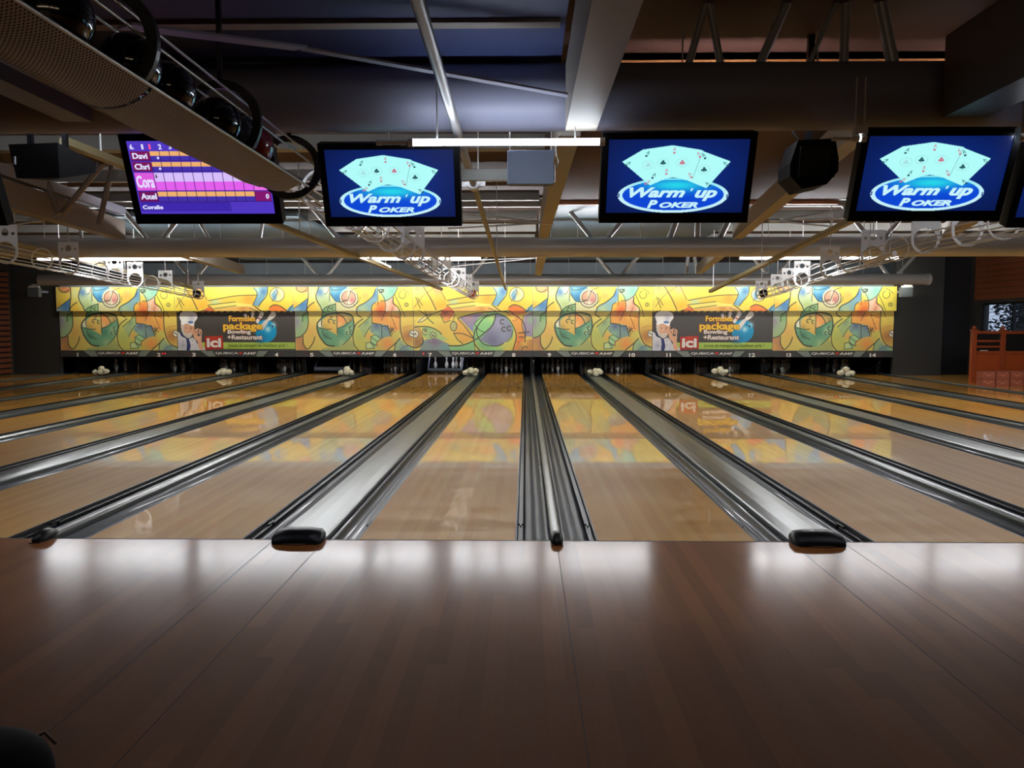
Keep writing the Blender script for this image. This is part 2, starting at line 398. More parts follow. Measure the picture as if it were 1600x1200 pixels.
# charcoal screen walls either side of the masking
mb = MB(); mb.box(XL, X0-.02, YM+.02, YM+.14, -.2, ZC); structure('wall_screen_left', mb, wall_m)
mb = MB(); mb.box(X0+7*PW+.02, 11.75, YM+.02, YM+.14, -.2, ZC); structure('wall_screen_right', mb, wall_m)
mb = MB(); mb.box(11.75, XR, YM+.5, YM+.62, -.2, ZC); structure('wall_recess', mb, mat('near black wall', (20, 20, 24), .8))
# upper timber boards on the right wall
t = empty('timber_boarding', (XR, 16, 2.1), 'dark reddish horizontal timber boarding above the window on the right wall', 'wall boarding')
for k in range(8): MB().box(XR-.035, XR-.002, 6, 17.7, 2.12+k*.155, 2.12+k*.155+.14).build('board', slat_m, t)

# ---------------------------------------------------------------- approach
mb = MB(); mb.box(XL, XR, -12, -.004, -.06, 0); ap = structure('floor_approach', mb, approach_wood)
gm = MB()
seams = [X0+k*PW for k in range(8)] + [X0+k*PW+PW/2+s*.17 for k in range(7) for s in (-1, 1)]
for x in seams:
    if -12 < x < 12.5: gm.box(x-.0016, x+.0016, -9, -.004, -.002, .0006)
structure('trim_1', gm, mat('seam dark', (58, 44, 34), .8))
mb = MB(); mb.box(XL, XR, -.004, .012, -.06, .0006); structure('trim_2', mb, mat('foul line', (40, 30, 24), .6))
# wooden walkways outside the first and last lanes
mb = MB(); mb.box(XL, X0, .012, YM+.5, -.06, -.004); structure('floor_walkway_left', mb, lane_wood)
mb = MB(); mb.box(X0+7*PW, XR, .012, YM+.5, -.06, -.004); structure('floor_walkway_right', mb, lane_wood)

# ---------------------------------------------------------------- lanes, gutters, dividers
side = lambda n: 'left' if n else 'right'
lanes = {}
deck_m = mat('dark pin deck', (84, 64, 44), .3, coat=.6)
def lane_x(n):            # n = 1..14 -> left edge
    k = (n-1)//2; xa = X0+k*PW
    return xa+NG/2 if n % 2 else xa+PW-NG/2-LW
for n in range(1, 15):
    x = lane_x(n)
    t = empty('bowling_lane', (x+LW/2, 0, -.06), f'glossy maple bowling lane leading to the pins under number {NW[n]}', 'bowling lane', 'maple bowling lanes')
    MB().box(x+.012, x+LW-.012, .012, YE, -.06, 0).build('lane_boards', lane_wood, t)
    MB().box(x+.012, x+LW-.012, YE, YE+2.1, -.06, -.001).build('pin_deck', deck_m, t)
    for s in (0, 1):
        e = x+s*(LW-.012)
        MB().box(e, e+.012, .012, YE, -.10, -.0005).build('edge_strip', edge_m, t)
def gut_profile(w, z_in=-.040, z_out=-.022, zb=-.075, n=12, k=.055):
    """half-round channel from x=0 (lane side) to x=w"""
    pts = [(0, z_in)]
    for i in range(n+1):
        u = i/n; a = PI*u
        pts.append((k+(w-2*k*.72)*u*.97 - 0*a, (z_in if u < .5 else z_out) + (zb-(z_in if u < .5 else z_out))*math.sin(a)))
    pts.append((w, z_out))
    return pts
def gutter(n, sidename, xe, sgn, w, far, end):
    """xe = lane edge, sgn = direction away from the lane"""
    t = empty('gutter', (xe+sgn*w/2, 0, -.1), f'dark plastic gutter along the {sidename} side of lane {NW[n]}', 'gutter', 'gutters beside the lanes')
    pr = gut_profile(w-.045)
    top = [(xe+sgn*(.045+px), pz) for px, pz in pr]; bot = [(a, b-.008) for a, b in reversed(top)]
    g = MB(); g.extrude_y(top+bot if sgn < 0 else (top+bot)[::-1], .012, YE+.09, smooth=True); g.build('channel', gut_m, t)
    b = MB(); lo, hi = sorted((xe+sgn*.004, xe+sgn*.040))
    b.box(lo, hi, .012, .50, -.075, -.024, .004); b.box(lo, hi, .53, YE, -.075, -.020, .004)
    b.box(lo+.013, hi-.011, .45, .58, -.026, -.012)
    b.build('folded_bumper', blackp, t)
for n in range(1, 15):
    x = lane_x(n)
    wn = NG/2-.039; ww = WG/2-.170
    if n % 2: gutter(n, 'left', x, -1, wn, 0, 0); gutter(n, 'right', x+LW, 1, ww, 0, 0)
    else: gutter(n, 'left', x, -1, ww, 0, 0); gutter(n, 'right', x+LW, 1, wn, 0, 0)
sh = lambda a, k: [(a+px, pz) for px, pz in k]
for k in range(8):                              # narrow dividers between the pairs
    xc = X0+k*PW
    lab = (f'narrow rounded silver divider between lanes {NW[2*k]} and {NW[2*k+1]}' if 0 < k < 7 else ('narrow silver divider on the outer left side of lane one' if k == 0 else 'narrow silver divider on the outer right side of lane fourteen'))
    t = empty('lane_divider', (xc, 0, -.1), lab, 'lane divider', 'narrow lane dividers')
    r = .036; pr = [(xc-r, -.10), (xc-r, .0)] + [(xc-r*math.cos(a*PI/10), .0+.024*math.sin(a*PI/10)) for a in range(1, 10)] + [(xc+r, .0), (xc+r, -.10)]
    g = MB(); g.extrude_y(pr[::-1], .02, YE+.03, smooth=False); o = g.build('capping', cover_m, t)
    # black nose over the foul line
    g = MB(); secs = []
    for (y, hw, h, zz) in ((.10, .030, .038, 0), (.04, .038, .062, 0), (-.02, .041, .066, 0), (-.07, .038, .055, 0), (-.105, .030, .03, 0), (-.12, .016, .012, 0)):
        secs.append([(xc-hw, y, .001), (xc-hw, y, .001+h*.55), (xc-hw*.55, y, .001+h*.95), (xc, y, .001+h), (xc+hw*.55, y, .001+h*.95), (xc+hw, y, .001+h*.55), (xc+hw, y, .001)])
    g.add([v for s_ in secs for v in s_], [(i*7+j, (i+1)*7+j, (i+1)*7+j+1, i*7+j+1) for i in range(5) for j in range(6)] + [(0, 1, 2, 3, 4, 5, 6), tuple(35+j for j in range(6, -1, -1))], True)
    e = g.build('end_cap', blackp, t); e['label'] = 'black plastic end cap resting on the approach'
    MB().box(xc-.037, xc+.037, -.122, .0, .0005, .006).build('base_pad', mat('brown pad', (92, 52, 36), .6), t)
for k in range(7):                              # wide covers above the ball return track
    xc = X0+k*PW+PW/2; hw = .165
    t = empty('ball_track_cover', (xc, 0, -.1), f'wide flat silver cover over the ball track between lanes {NW[2*k+1]} and {NW[2*k+2]}', 'lane divider', 'wide ball track covers')
    pr = [(xc-hw, -.10), (xc-hw, .006), (xc-hw+.01, .014), (xc-hw*.5, .022), (xc, .025), (xc+hw*.5, .022), (xc+hw-.01, .014), (xc+hw, .006), (xc+hw, -.10)]
    MB().extrude_y(pr[::-1], .02, YE+.1).build('cover_panel', cover_m, t)
    g = MB(); secs = []
    for (y, w_, h) in ((.10, .15, .05), (.04, .166, .078), (-.03, .170, .074), (-.09, .160, .046), (-.125, .14, .012)):
        secs.append([(xc-w_, y, .001), (xc-w_*.985, y, .001+h*.5), (xc-w_*.86, y, .001+h*.86), (xc-w_*.4, y, .001+h*.98), (xc+w_*.4, y, .001+h*.98), (xc+w_*.86, y, .001+h*.86), (xc+w_*.985, y, .001+h*.5), (xc+w_, y, .001)])
    g.add([v for s_ in secs for v in s_], [(i*8+j, (i+1)*8+j, (i+1)*8+j+1, i*8+j+1) for i in range(4) for j in range(7)] + [tuple(range(8)), tuple(32+j for j in range(7, -1, -1))], True)
    e = g.build('end_cap', blackp, t); e['label'] = 'broad black rubber end cap resting on the approach'
    MB().lathe([(.001, .0005), (.172, .0005), (.172, .008), (.001, .008)], (xc, 0, 0), 32).build('base_pad', MATS['brown pad'], t).scale = (1, .82, 1)
    # crumpled cream cloth bundle near the pins
    r2 = random.Random(k); yc = 21.6 - CD
    g = MB()
    for j in range(7):
        a = j*2.4; q = .10*(j > 0)
        g.sphere((xc+math.cos(a)*q*1.6, yc+math.sin(a)*q, .09+r2.uniform(.0, .07)+(.07 if j == 0 else 0)), .080+r2.uniform(-.012, .018), 9, 6, (1, 1, .85))
    for v in range(len(g.v)):
        p = Vector(g.v[v]); g.v[v] = tuple(p + Vector((r2.uniform(-1, 1), r2.uniform(-1, 1), r2.uniform(-1, 1)))*.008)
    g.sm = [False]*len(g.sm)
    zm = min(v[2] for v in g.v); g.v = [(v[0], v[1], v[2]-zm+.0255) for v in g.v]
    o = g.build('cloth_bundle', cloth_m, org=(xc, yc, .0255))
    tag(o, f'crumpled cream cloth lying on the ball track cover between lanes {NW[2*k+1]} and {NW[2*k+2]}', 'cloth', 'cream cloths near the pins')

# ---------------------------------------------------------------- pits behind the masking
pit_m = mat('pit black', (12, 12, 13), .6)
for k in range(8):
    xc = X0+k*PW
    o = MB().box(xc-.055, xc+.055, YE+.1, YB, -.2, .62).build('kickback', mat('black kickback', (16, 16, 18), .45), org=(xc, YE+.1, -.2))
    tag(o, (f'black side board behind the masking between lanes {NW[2*k]} and {NW[2*k+1]}' if 0 < k < 7 else 'black side board at the pins, outer left of lane one' if not k else 'black side board at the pins, outer right of lane fourteen'), 'side board', 'boards between the pin decks')
for k in range(7):
    xc = X0+k*PW+PW/2
    t = empty('pit_partition', (xc, YE+.35, -.2), f'black partition with a ball lift opening between the pins of lanes {NW[2*k+1]} and {NW[2*k+2]}', 'partition', 'partitions inside each pair')
    for s in (-1, 1): MB().box(xc+s*.25-.02, xc+s*.25+.02, YE+.3, YB, -.2, .62).build('side_panel', pit_m, t)
    MB().box(xc-.23, xc+.23, YE+.8, YE+.84, -.2, .62).build('rear_panel', mat('brown machinery', (58, 40, 30), .6), t)
    g = MB(); g.tube([(xc-.1, YE+.5, -.1), (xc-.1, YE+.62, .6)], .02, 8); g.build('lift_rod', mat('brass rod', (120, 100, 60), .35, metal=.7), t)
for n in range(1, 15):
    x = lane_x(n)
    t = empty('pinspotter', (x+LW/2, YE+2.6, -.2), f'black pit curtain and frame behind the pins of lane {NW[n]}', 'pin machine', 'pin machines')
    MB().box(x-.08, x+LW+.08, YE+2.55, YE+2.6, -.2, .62).build('pit_curtain', pit_m, t)
    MB().box(x-.02, x+LW+.02, YE+.12, YE+2.5, .60, .64).build('cover_plate', pit_m, t)
# chrome fittings at the front of the narrow dividers
for k in range(8):
    xc = X0+k*PW
    t = empty('foul_sensor', (xc, YE+.06, .0), (f'small chrome bracket on a black post where lanes {NW[2*k]} and {NW[2*k+1]} end' if 0 < k < 7 else 'small chrome bracket on a black post, outer edge of lane one' if not k else 'small chrome bracket on a black post, outer edge of lane fourteen'), 'bracket', 'chrome brackets at the lane ends')
    MB().box(xc-.03, xc+.03, YE+.04, YE+.08, .0, .30).build('post', blackp, t)
    MB().ring((xc+.01, YE+.03, .37), .035, .009, 16, 6).sphere((xc-.02, YE+.03, .32), .018, 8, 6).build('bracket', mat('chrome', (210, 210, 210), .15, metal=1), t)

# ---------------------------------------------------------------- pins
prof = [(.001, 0), (.026, 0), (.0285, .02), (.041, .06), (.053, .09), (.0605, .1143), (.0595, .14), (.050, .18), (.036, .22), (.0255, .25), (.023, .27), (.0238, .295), (.0290, .32), (.0322, .345), (.029, .365), (.017, .378), (.001, .381)]
def make_pin(loc):
    t = empty('bowling_pin', loc)
    MB().lathe(prof, loc, 16).build('pin_body', pin_m, t)
    MB().lathe([(.0262, .250), (.0254, .258), (.0246, .258), (.0246, .250)], loc, 16).lathe([(.0240, .272), (.0240, .280), (.0232, .280), (.0232, .272)], loc, 16).build('neck_stripe', red_m, t)
    return t
proto = None
SPOT = ['head pin', 'second row left pin', 'second row right pin', 'third row left pin', 'third row middle pin', 'third row right pin', 'back row far left pin', 'back row centre left pin', 'back row centre right pin', 'back row far right pin']
def put_pin(x, y, z, label, group):
    global proto
    if proto is None: o = proto = make_pin((x, y, z))
    else: o = copy_tree(proto); o.location = (x, y, z)
    tag(o, label, 'bowling pin', group)
YP = 24.15 - CD
for n in range(1, 15):
    if n in (5, 7): continue
    xc = lane_x(n)+LW/2; i = 0
    for row in range(4):
        for q in range(row+1):
            x = xc+(q-row/2)*.3048; y = YP+row*.264; i += 1
            put_pin(x, y, 0, f'white {SPOT[i-1]} standing on lane {NW[n]}', f'pins standing on lane {NW[n]}')
xc = lane_x(7)+LW/2
for i, (dx, dy) in enumerate(((-.40, .3), (-.05, .3), (.16, .2), (.24, .45), (.40, .3))):
    put_pin(xc+dx+.02, YE+.75+dy, .06, ['leftmost bright white pin held behind the sweep bar of lane seven', 'second bright white pin from the left on lane seven', 'third bright white pin from the left on lane seven', 'bright white pin partly hidden, fourth from the left on lane seven', 'rightmost bright white pin on lane seven'][i], 'lit pins on lane seven')
for n in (5, 7):
    x = lane_x(n); t = empty('sweep_bar', (x+LW/2, YE+.2, 0), f'grey sweep bar lowered across the end of lane {NW[n]}', 'sweep bar', 'lowered sweep bars')
    MB().box(x+.01, x+LW-.01, YE+.18, YE+.21, .06, .17 if n == 5 else .14, .008).build('bar', mat('grey bar', (96, 104, 112), .35, metal=.4), t)
    MB().box(x+.01, x+LW-.01, YE+.165, YE+.18, .045, .07).build('rubber_lip', blackp, t)
    for s in (0, 1):
        a = x+.02+s*(LW-.04); MB().bar((a, YE+.2, .1), (a, YE+.9, .58), .03, .03).build('arm', steel_d, t)
# lamp inside the machine of lane seven
t = empty('pit_lamp', (xc, YE+.45, .57), 'small strip lamp lighting the white pins of lane seven', 'lamp')
MB().box(xc-.45, xc+.45, YE+.43, YE+.47, .575, .595).box(xc-.46, xc+.46, YE+.405, YE+.428, .50, .60).build('lamp_body', blackp, t)
MB().box(xc-.44, xc+.44, YE+.435, YE+.465, .562, .575).build('diffuser', tube_mat('pit lamp glow', 40.0, (235, 240, 255)), t)

# ================================================================== MASKING PANELS
art_m = paint_mat('printed artwork', .4)
K = (20, 30, 28)
def art_a():
    A = Art(57, 1510, 100, 855, 364, 189, (226, 208, 92)); A.ink = 1.45
    b, p, l = A.blob, A.poly, A.line
    b(160, 230, 120, 90, (250, 215, 70)); b(60, 330, 60, 60, (245, 180, 50)); b(290, 180, 70, 90, (222, 224, 150)); b(250, 640, 90, 120, (230, 180, 80)); b(1440, 200, 120, 120, (240, 226, 84)); b(520, 270, 100, 80, (205, 220, 170))
    p([(100, 100), (235, 100), (240, 150), (190, 172), (130, 150)], (236, 150, 90), smooth=True)
    p([(15, 405), (110, 335), (240, 240), (222, 320), (205, 405)], (78, 132, 186), shade=[((150, 190, 200), 60, 390, 70), ((40, 110, 190), 170, 320, 50)])
    p([(40, 405), (212, 405), (218, 520), (180, 650), (110, 700), (40, 712)], (146, 190, 134), shade=[((120, 110, 170), 40, 520, 80), ((96, 160, 96), 180, 470, 50)], smooth=False)
    p([(40, 712), (110, 700), (150, 690), (160, 780), (200, 860), (40, 860)], (188, 112, 76), .85, shade=[((225, 160, 60), 60, 820, 50)])
    p([(220, 400), (250, 340), (310, 290), (345, 400)], (240, 196, 60))
    p([(338, 240), (340, 150), (365, 100), (505, 100), (500, 290), (560, 300), (400, 400), (350, 270)], (190, 214, 172), shade=[((66, 120, 186), 385, 165, 52), ((240, 240, 230), 465, 140, 40), ((170, 200, 130), 440, 320, 60)])
    p([(505, 100), (720, 100), (700, 150), (640, 200), (625, 292), (570, 285), (510, 200)], (48, 140, 200), shade=[((120, 190, 215), 560, 130, 50), ((30, 110, 180), 600, 240, 40)])
    p([(625, 292), (800, 330), (830, 400), (570, 400), (570, 310)], (216, 214, 160))
    p([(760, 160), (860, 105), (1060, 105), (1030, 210), (950, 290), (850, 345), (800, 330), (820, 240)], (244, 208, 70), shade=[((240, 170, 80), 930, 200, 60), ((225, 225, 150), 830, 340, 50)])
    A.ell(733, 238, 108, 112, (224, 218, 190)); A.ell(733, 232, 84, 84, (206, 146, 128)); b(770, 265, 30, 30, (190, 100, 120)); b(735, 190, 30, 60, (215, 180, 150)); b(730, 300, 40, 18, (240, 235, 225))
    p([(1060, 120), (1088, 100), (1088, 270), (1010, 330), (1000, 405), (820, 405), (840, 355), (950, 285), (1020, 215)], (112, 168, 192), shade=[((60, 120, 190), 1045, 190, 50), ((170, 200, 150), 900, 390, 70)])
    p([(1088, 100), (1335, 100), (1290, 200), (1200, 268), (1175, 275), (1130, 200), (1088, 200)], (152, 212, 192), shade=[((200, 226, 170), 1110, 190, 50), ((110, 190, 180), 1260, 150, 50)])
    p([(1003, 405), (1015, 330), (1088, 285), (1180, 285), (1180, 405), (1120, 540), (1003, 540)], (238, 140, 56), shade=[((246, 200, 70), 1030, 350, 50), ((225, 90, 40), 1120, 400, 60)])
    p([(1180, 275), (1280, 205), (1275, 300), (1350, 400), (1240, 420), (1180, 400)], (240, 204, 180), shade=[((226, 90, 70), 1290, 300, 34), ((235, 150, 120), 1260, 370, 40)])
    p([(1280, 205), (1340, 100), (1515, 100), (1515, 405), (1400, 430), (1350, 400), (1275, 300)], (240, 224, 78))
    # lower half
    p([(900, 480), (820, 540), (775, 620), (765, 700), (785, 790), (835, 856), (1190, 856), (1310, 740), (1350, 640), (1350, 405), (1180, 405), (1003, 540), (1003, 440)], (206, 204, 84), shade=[((176, 196, 90), 850, 680, 90), ((240, 150, 60), 1250, 520, 90), ((240, 140, 60), 1190, 780, 90), ((230, 170, 80), 960, 690, 40)])
    p([(1003, 425), (1180, 405), (1350, 430), (1345, 620), (1230, 640), (1200, 570), (1120, 545), (1003, 540)], (240, 156, 62), shade=[((246, 190, 70), 1250, 460, 50), ((226, 110, 60), 1120, 430, 60)])
    p([(1003, 540), (1120, 552), (1205, 570), (1235, 690), (1170, 700), (1120, 720), (1060, 690), (985, 640), (970, 600)], (98, 142, 152), shade=[((60, 84, 140), 1060, 570, 42), ((70, 100, 150), 1180, 590, 40), ((120, 190, 160), 1050, 670, 40)])
    p([(990, 690), (1040, 672), (1112, 722), (1062, 760), (1035, 832), (920, 838), (925, 772), (985, 762)], (150, 214, 150), shade=[((200, 226, 150), 960, 800, 40)])
    p([(845, 590), (985, 470), (1000, 500), (985, 600), (940, 640), (900, 700)], (150, 186, 120), shade=[((90, 130, 110), 920, 520, 40)])
    p([(1350, 405), (1515, 400), (1515, 825), (1440, 790), (1370, 700), (1350, 620)], (232, 200, 80), shade=[((180, 104, 44), 1440, 690, 90), ((240, 210, 80), 1400, 470, 80)])
    A.ell(1492, 662, 34, 38, (240, 238, 226))
    p([(1275, 856), (1285, 780), (1345, 712), (1400, 790), (1515, 822), (1515, 856)], (150, 188, 132), shade=[((90, 140, 160), 1400, 840, 60)])
    p([(385, 830), (500, 815), (650, 790), (740, 720), (800, 856), (380, 856)], (150, 172, 100), .8)
    p([(325, 540), (385, 480), (450, 440), (570, 424), (690, 430), (765, 470), (780, 580), (745, 690), (660, 780), (560, 812), (460, 795), (380, 720), (335, 630)], (76, 156, 120), shade=[((40, 120, 100), 600, 640, 60), ((150, 200, 140), 640, 780, 60), ((40, 110, 90), 430, 680, 50), ((130, 190, 140), 740, 620, 40)], smooth=True)
    p([(385, 482), (400, 405), (450, 345), (572, 305), (572, 424), (450, 445)], (128, 184, 120), shade=[((70, 150, 100), 420, 420, 40)])
    p([(572, 430), (640, 424), (765, 470), (757, 520), (690, 536), (660, 470)], (206, 178, 92), shade=[((150, 120, 60), 740, 500, 40)])
    p([(390, 590), (392, 510), (450, 455), (572, 436), (572, 680), (520, 650), (440, 610)], (226, 182, 76), shade=[((205, 200, 110), 540, 500, 40), ((190, 150, 60), 420, 590, 40)])
    p([(572, 436), (640, 455), (692, 530), (640, 570), (572, 600)], (240, 146, 72), shade=[((246, 190, 110), 590, 560, 40)])
    p([(328, 540), (388, 482), (392, 580), (350, 592)], (238, 238, 216))
    b(700, 640, 30, 40, (160, 205, 160))
    # inked lines
    t = 8
    A.arc(160, 105, 66, 60, 180, 330, t, K); l([(235, 100), (240, 200), (225, 320), (205, 410), (155, 450), (148, 520)], t)
    l([(0, 410), (110, 335), (235, 240)], 6); l([(310, 290), (240, 345), (216, 420), (218, 540), (190, 630), (120, 695), (50, 708)], t); l([(150, 690), (152, 780), (205, 840), (270, 770), (295, 700)], t)
    l([(372, 100), (336, 200), (345, 270), (385, 340), (405, 400)], t); l([(500, 105), (498, 280)], 5); l([(520, 130), (560, 142), (640, 130), (700, 105)], 5); A.arc(440, 120, 45, 70, 270, 360, 5)
    l([(515, 190), (560, 255), (600, 285), (660, 282), (720, 265)], 6)
    A.arc(733, 236, 86, 86, 0, 360, 6); A.arc(733, 240, 112, 116, 180, 390, 7); A.arc(750, 240, 120, 90, 290, 370, 4)
    A.line([(718, 100), (718, 315)], 6, (170, 175, 160)); A.line([(736, 100), (736, 320)], 6, (225, 225, 210)); l([(660, 262), (720, 262), (740, 210), (775, 140), (850, 112)], 5)
    l([(1060, 130), (1030, 210), (940, 290), (850, 340), (825, 390), (820, 440), (870, 472)], t); l([(1085, 100), (1088, 330)], 4); l([(1060, 292), (1020, 325), (1005, 400), (990, 440), (950, 470)], 6)
    l([(1088, 130), (1140, 195), (1170, 260), (1180, 360), (1150, 440), (1118, 510)], 5); l([(1120, 275), (1200, 265), (1280, 205), (1330, 110)], 6); A.arc(1130, 150, 28, 18, 0, 360, 9); l([(1110, 175), (1160, 130)], 7)
    l([(1275, 230), (1275, 300), (1330, 350), (1350, 410), (1348, 560), (1365, 680), (1420, 780), (1510, 822)], t); l([(1290, 195), (1350, 320), (1410, 470)], 5); A.arc(1385, 200, 42, 45, 110, 400, 5); l([(1380, 120), (1440, 160), (1465, 190)], 4); A.arc(1435, 322, 22, 20, 0, 360, 5); l([(1435, 310), (1435, 334)], 4)
    l([(330, 540), (325, 600), (360, 700), (440, 790), (530, 805)], 12); l([(775, 590), (740, 700), (640, 790)], 6); l([(330, 540), (385, 480), (460, 440), (580, 420), (690, 428), (760, 462), (780, 570), (770, 640)], 11); l([(340, 590), (420, 610), (500, 610)], 7); l([(385, 575), (380, 500), (405, 400), (470, 345), (572, 312)], 8); l([(570, 305), (572, 660)], 7); l([(575, 428), (650, 470), (692, 540)], 8); l([(572, 600), (660, 575), (750, 510)], 6); l([(385, 620), (420, 690), (505, 722)], 7)
    for x, y in ((483, 380), (505, 352), (538, 368), (478, 516), (510, 482), (540, 526), (735, 598), (700, 655), (742, 648)): A.arc(x, y, 15, 18, 60, 290, 8)
    l([(985, 465), (900, 530), (835, 585)], 6); l([(890, 490), (800, 560), (765, 680), (780, 790), (830, 852)], t); l([(990, 570), (950, 620), (905, 700)], 5)
    l([(1000, 430), (1002, 540)], 6, smooth=False); l([(1002, 540), (1118, 556), (1118, 578), (1190, 570), (1235, 690)], 8, smooth=False); l([(1118, 570), (1125, 715)], 6)
    for q in ((1210, 600, 1280, 640), (1215, 640, 1275, 600), (1230, 580, 1250, 670), (1220, 660, 1260, 590)): l([q[:2], q[2:]], 6)
    l([(1345, 480), (1230, 450), (1265, 520), (1300, 610)], 6, (150, 50, 30), smooth=False); l([(1270, 350), (1240, 440), (1270, 460)], 4, (150, 60, 40))
    l([(1190, 850), (1290, 770), (1345, 712)], t); l([(1275, 850), (1290, 780), (1345, 715)], 7); l([(1340, 850), (1400, 810), (1460, 800)], 6, (60, 90, 130))
    for q in ([(985, 700), (1040, 672), (1112, 722), (1062, 752), (985, 700), (985, 762), (1050, 800), (1062, 752)], [(925, 770), (980, 760), (1030, 830), (925, 838), (925, 770)], [(985, 762), (1035, 800)]): l(q, 5, smooth=False)
    l([(1120, 720), (1062, 760), (1068, 815)], 5, (200, 80, 40), smooth=False); A.arc(1492, 662, 34, 38, 0, 360, 6); l([(1475, 650), (1510, 675)], 7); l([(1380, 600), (1430, 580), (1500, 570)], 4, (200, 90, 40)); A.line([(57, 100), (57, 855)], 5, (240, 236, 200), .7)
    return A
def art_c():
    A = Art(40, 1500, 100, 855, 364, 189, (238, 212, 74)); A.ink = 1.4
    b, p, l = A.blob, A.poly, A.line
    b(90, 150, 100, 80, (244, 232, 110)); b(200, 300, 120, 60, (246, 200, 60)); b(1300, 330, 160, 80, (244, 205, 50)); b(420, 600, 120, 90, (240, 196, 70)); b(250, 500, 120, 60, (236, 222, 80))
    p([(170, 100), (360, 100), (450, 260), (450, 350), (320, 390), (230, 230)], (244, 190, 66), shade=[((240, 160, 110), 340, 140, 50), ((246, 180, 40), 380, 320, 60)])
    p([(380, 400), (420, 370), (470, 340), (545, 400), (530, 450), (480, 500), (430, 520), (370, 440)], (226, 104, 54), shade=[((170, 60, 46), 430, 420, 36), ((244, 150, 60), 440, 490, 36)])
    p([(460, 270), (620, 240), (820, 210), (1060, 200), (1000, 320), (760, 290), (470, 320)], (240, 192, 60), shade=[((190, 214, 150), 540, 290, 70), ((236, 150, 40), 950, 230, 80)])
    p([(480, 325), (760, 290), (1000, 320), (1000, 340), (760, 345), (520, 370)], (242, 226, 110))
    p([(530, 372), (780, 345), (1000, 340), (1100, 400), (560, 410)], (236, 186, 96), shade=[((210, 140, 60), 880, 360, 60)])
    p([(1010, 110), (1190, 100), (1180, 180), (1120, 280), (1060, 340), (1000, 320), (1060, 200)], (96, 160, 200), shade=[((170, 214, 190), 1050, 140, 50), ((50, 110, 180), 1140, 160, 40)])
    A.ell(1305, 195, 88, 86, (238, 230, 170)); p([(1235, 200), (1300, 120), (1310, 190), (1280, 270)], (100, 160, 200), smooth=True); b(1320, 180, 24, 50, (240, 190, 120))
    p([(1200, 360), (1270, 325), (1360, 345), (1430, 405), (1380, 440), (1240, 430)], (240, 116, 40), smooth=True)
    p([(1400, 420), (1440, 360), (1505, 310), (1505, 400)], (80, 150, 200))
    # lower
    p([(0, 590), (100, 580), (150, 700), (140, 800), (60, 826), (0, 800)], (190, 140, 70), smooth=True, shade=[((150, 96, 40), 90, 760, 60), ((214, 186, 110), 60, 600, 50)])
    p([(140, 590), (230, 585), (330, 625), (400, 690), (470, 740), (350, 740), (200, 730), (150, 690)], (170, 206, 120), shade=[((130, 190, 130), 200, 620, 50)])
    p([(150, 740), (230, 722), (330, 720), (470, 780), (490, 856), (100, 856), (130, 810)], (110, 140, 150), shade=[((110, 90, 140), 300, 740, 70), ((90, 150, 160), 420, 820, 60)])
    p([(470, 800), (620, 790), (780, 745), (790, 856), (490, 856)], (126, 206, 130))
    p([(600, 480), (740, 440), (920, 425), (860, 500), (790, 560), (770, 650)], (130, 116, 166), shade=[((110, 130, 180), 760, 590, 40), ((160, 120, 150), 720, 470, 50)])
    p([(580, 490), (700, 600), (770, 690), (770, 730), (640, 770), (540, 650)], (238, 170, 60))
    A.ell(1020, 640, 250, 230, (130, 205, 120)); b(1180, 780, 120, 70, (220, 220, 90)); b(900, 800, 90, 60, (110, 190, 120))
    p([(1050, 435), (1130, 450), (1210, 520), (1255, 610), (1240, 690), (1150, 770), (1050, 805), (930, 770), (850, 720), (940, 640), (1020, 540)], (120, 128, 180), shade=[((96, 100, 160), 1000, 740, 80), ((150, 150, 200), 1080, 560, 70), ((130, 150, 200), 1150, 680, 60)], smooth=True)
    p([(820, 590), (900, 490), (1050, 432), (1030, 520), (960, 620), (880, 700), (850, 720)], (126, 214, 130), shade=[((180, 224, 120), 1000, 470, 50)])
    p([(1190, 440), (1300, 430), (1380, 500), (1410, 600), (1400, 740), (1310, 850), (1250, 856), (1300, 700), (1290, 600), (1240, 510)], (242, 156, 50), shade=[((245, 205, 80), 1250, 480, 40), ((240, 110, 40), 1360, 720, 50)])
    p([(1380, 560), (1400, 450), (1505, 400), (1505, 700), (1410, 690)], (146, 130, 180), shade=[((120, 170, 140), 1490, 500, 50)])
    p([(1300, 856), (1360, 750), (1505, 720), (1505, 856)], (206, 130, 60), shade=[((240, 190, 60), 1400, 770, 40)])
    A.ell(530, 570, 40, 60, (180, 180, 110)); A.ell(52, 665, 46, 44, (240, 238, 226)); A.ell(180, 640, 36, 32, (190, 210, 130)); A.ell(278, 680, 40, 36, (190, 210, 150))
    p([(90, 500), (150, 470), (190, 480), (140, 530), (90, 530)], (236, 226, 150), smooth=True)
    t = 8
    l([(170, 100), (260, 250), (320, 385)], t); l([(360, 100), (440, 260)], 5); l([(60, 350), (140, 240), (230, 160), (320, 100)], 5, (90, 80, 60))
    for q in ((75, 230, 130, 365), (95, 235, 155, 330)): l([q[:2], q[2:]], 6)
    l([(460, 270), (620, 240), (820, 208), (1060, 200)], 7); l([(460, 325), (620, 305), (790, 285)], 6); l([(530, 368), (660, 350), (800, 330)], 5); l([(1020, 110), (1060, 190), (1000, 330)], 6); l([(1190, 105), (1180, 200), (1110, 290), (1070, 345)], 7)
    l([(960, 365), (1030, 390), (1060, 400)], 6); l([(1020, 330), (1110, 400), (1210, 400), (1290, 450), (1380, 520), (1415, 620), (1405, 760)], t)
